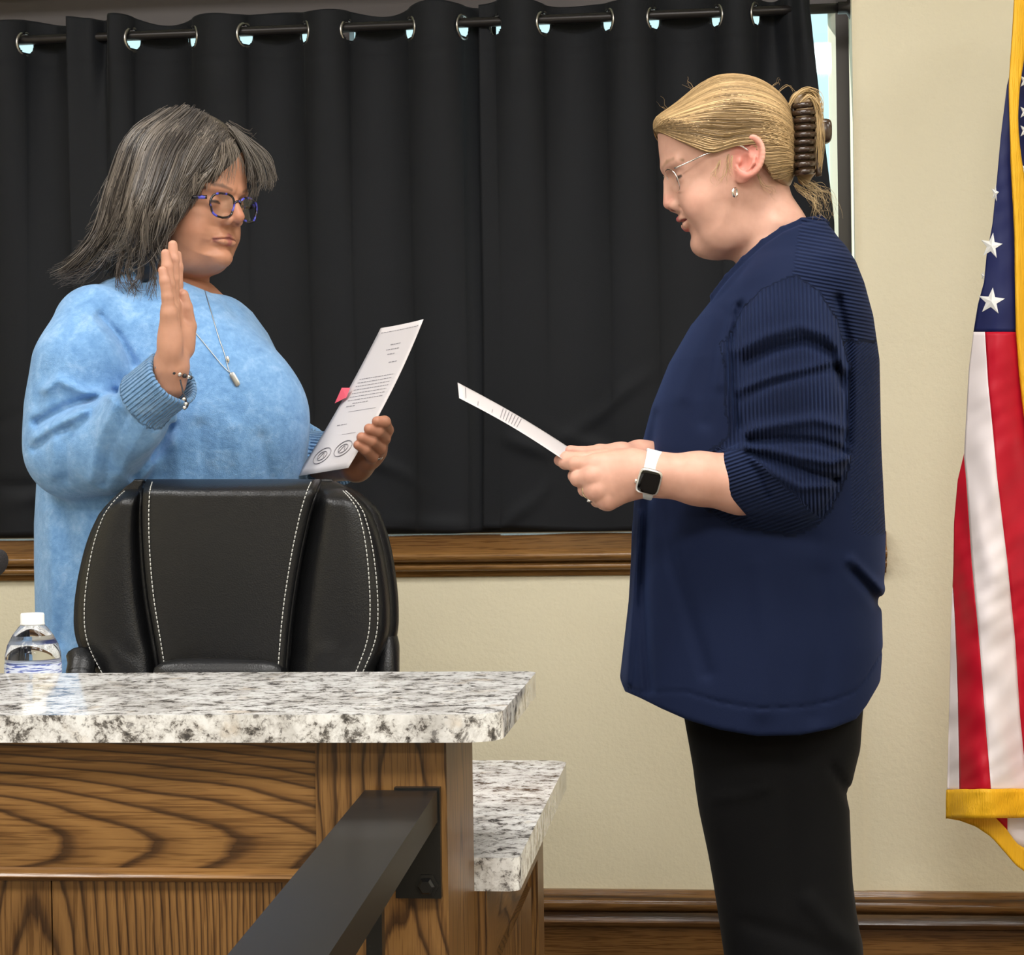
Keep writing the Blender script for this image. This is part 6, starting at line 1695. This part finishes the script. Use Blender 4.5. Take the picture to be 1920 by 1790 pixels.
cd = catmull([q(*a) for a in [(338, 712, 2.728), (341, 725, 2.722), (344, 738, 2.718), (349, 750, 2.716), (347, 762, 2.716)]], 14)
V, F = tube_geo(c2w(cd), 0.0013, 6); mesh_obj('cord', V, F, DARKC, brc)
V, F = tube_geo(c2w(catmull([q(*a) for a in [(347, 752, 2.716), (353, 756, 2.715), (350, 764, 2.714), (345, 768, 2.715)]], 10)), 0.0011, 6); mesh_obj('cord', V, F, DARKC, brc)
for a in ((345, 748, 2.714), (349, 757, 2.712), (346, 764, 2.712)):
    bm = bmesh.new(); bmesh.ops.create_icosphere(bm, subdivisions=2, radius=0.0030)
    for v in bm.verts: v.co = Vector(c2w(q(*a) + np.array(v.co[:])))
    bm_obj('bead', bm, SILV, brc, smooth=True)
rga, rgb_ = q0(*HL['ring'][0][0]), q0(*HL['ring'][0][1]); rg = rga * 0.4 + rgb_ * 0.6; rdir = (rgb_ - rga) / np.linalg.norm(rgb_ - rga)
a1 = np.cross(rdir, [0, 0, 1.0]); a1 /= np.linalg.norm(a1); a2 = np.cross(rdir, a1); th = np.linspace(0, 2 * PI, 24, endpoint=False)
V, F = tube_geo(c2w(rg + 0.0112 * (np.cos(th)[:, None] * a1 + np.sin(th)[:, None] * a2)), 0.0020, 8, closed=True); mesh_obj('ring', V, F, SILV, wa)

# ------------------------------------------------------------------ the two sheets of paper
def m_paper(name, marks):
    m = Mat(name, srgb(222, 218, 216), 0.75, spec=0.2)
    u = m.attr('pu'); v = m.attr('pv')
    return m
def paper(name, corners, label, sag, marks, mat_base, curl=0.0):
    """corners TL, TR, BR, BL in camera coordinates (reading side towards the viewer); marks drawn as thin printed strips just above the sheet"""
    TL, TR, BR, BL = [np.array(c, float) for c in corners]
    nu, nv = 14, 22
    def pt(u, v, lift=0.0):
        p = (TL * (1 - u) + TR * u) * (1 - v) + (BL * (1 - u) + BR * u) * v
        nrm = np.cross(TR - TL, BL - TL); nrm /= np.linalg.norm(nrm)
        if nrm[1] > 0: nrm = -nrm
        return p + nrm * (sag * math.sin(PI * v) + curl * (1 - v) ** 3 * u ** 2 + lift)
    V = np.array([pt(u, v) for u in np.linspace(0, 1, nu) for v in np.linspace(0, 1, nv)])
    root = empty(name, tuple(c2w((BL + BR) / 2)), label, 'paper')
    o = mesh_obj('sheet', c2w(V), grid_faces(nu, nv), mat_base, root); md = o.modifiers.new('thickness', 'SOLIDIFY'); md.thickness = 0.0004; md.offset = 0
    return root, pt
PAPER = Mat('white_office_paper', srgb(206, 200, 200), 0.8, spec=0.2).m
INK = Mat('grey_printing_ink', srgb(138, 134, 138), 0.8, spec=0.1).m
def printed(root, pt, strips, name='printed_text', mat=None):
    geo = []
    for u0, u1, v0, v1 in strips:
        n_ = max(2, int(abs(u1 - u0) * 14)); V = []
        for u in np.linspace(u0, u1, n_ + 1): V += [pt(u, v0, 0.0005), pt(u, v1, 0.0005)]
        F = [(2 * i, 2 * i + 2, 2 * i + 3, 2 * i + 1) for i in range(n_)]; geo.append((np.array(V), F))
    V, F = join_geo(geo); o = mesh_obj(name, c2w(V), F, mat or INK, root, smooth=False); o['kind'] = 'stuff'; return o
def text_row(v, u0, u1, seed, h=0.006):
    r = np.random.default_rng(seed); u = u0; out = []
    while u < u1:
        w = r.uniform(0.02, 0.07); out.append((u, min(u + w, u1), v, v + h)); u += w + 0.012
    return out
r1, pt1 = paper('paper_sheet', [q0(714, 615, 3.105), q0(800, 602, 2.925), q0(653, 877, 2.925), q0(556, 893, 3.105)], 'printed sheet with a pink flag held by the woman in the blue sweater', -0.004, None, PAPER, 0.006)
st = text_row(0.035, 0.08, 0.95, 1, 0.004)
for k, (a, b) in enumerate(((0.46, 0.68), (0.42, 0.70), (0.50, 0.66))): st += text_row(0.13 + 0.033 * k, a, b, 10 + k)
st += text_row(0.255, 0.62, 0.80, 15)
for k in range(8): st += text_row(0.345 + 0.024 * k, 0.14 + (0.0 if k < 7 else 0.14), 0.86 if k < 7 else 0.6, 20 + k, 0.0045)
st += text_row(0.53, 0.18, 0.36, 40) + [(0.30, 0.85, 0.572, 0.575)] + text_row(0.66, 0.22, 0.42, 41) + [(0.45, 0.72, 0.735, 0.738)]
printed(r1, pt1, st)
sg = []
for uc, vc in ((0.30, 0.875), (0.66, 0.845)):
    for rr in (1.0, 0.55):
        loop = np.array([pt1(uc + 0.15 * rr * math.cos(t), vc + 0.055 * rr * math.sin(t), 0.0008) for t in np.linspace(0, 2 * PI, 24, endpoint=False)])
        sg.append(tube_geo(loop, 0.0007, 5, closed=True))
    sg.append(tube_geo(np.array([pt1(uc - 0.08 + 0.16 * t, vc + 0.02 * math.sin(t * 9), 0.0008) for t in np.linspace(0, 1, 14)]), 0.0006, 5))
V, F = join_geo(sg); mesh_obj('seal_print', c2w(V), F, INK, r1)
PINK = Mat('pink_sticky_flag', srgb(240, 96, 112), 0.5).m
tab = [q0(641, 727, 3.10), q0(657, 727, 3.085), q0(650, 745, 3.085), q0(628, 756, 3.11)]
V = np.array([a + np.array([0, -0.003, 0]) for a in tab] + [a + np.array([0, -0.0024, 0]) for a in tab])
mesh_obj('sticky_flag', c2w(V), [(0, 1, 2, 3), (7, 6, 5, 4), (0, 4, 5, 1), (1, 5, 6, 2), (2, 6, 7, 3), (3, 7, 4, 0)], PINK, r1, smooth=False)
r2, pt2 = paper('paper_sheet', [q0(861, 746, 2.69), q0(858, 717, 2.905), q0(1078, 846, 2.905), q0(1054, 860, 2.69)], 'white printed sheet held by the woman in the navy cardigan', 0.003, None, PAPER)
st = text_row(0.06, 0.2, 0.9, 60) 
for k in range(7): st += text_row(0.38 + 0.026 * k, 0.12, 0.88, 70 + k, 0.006)
st += text_row(0.17, 0.12, 0.4, 80) + text_row(0.3, 0.15, 0.4, 81)
printed(r2, pt2, st)
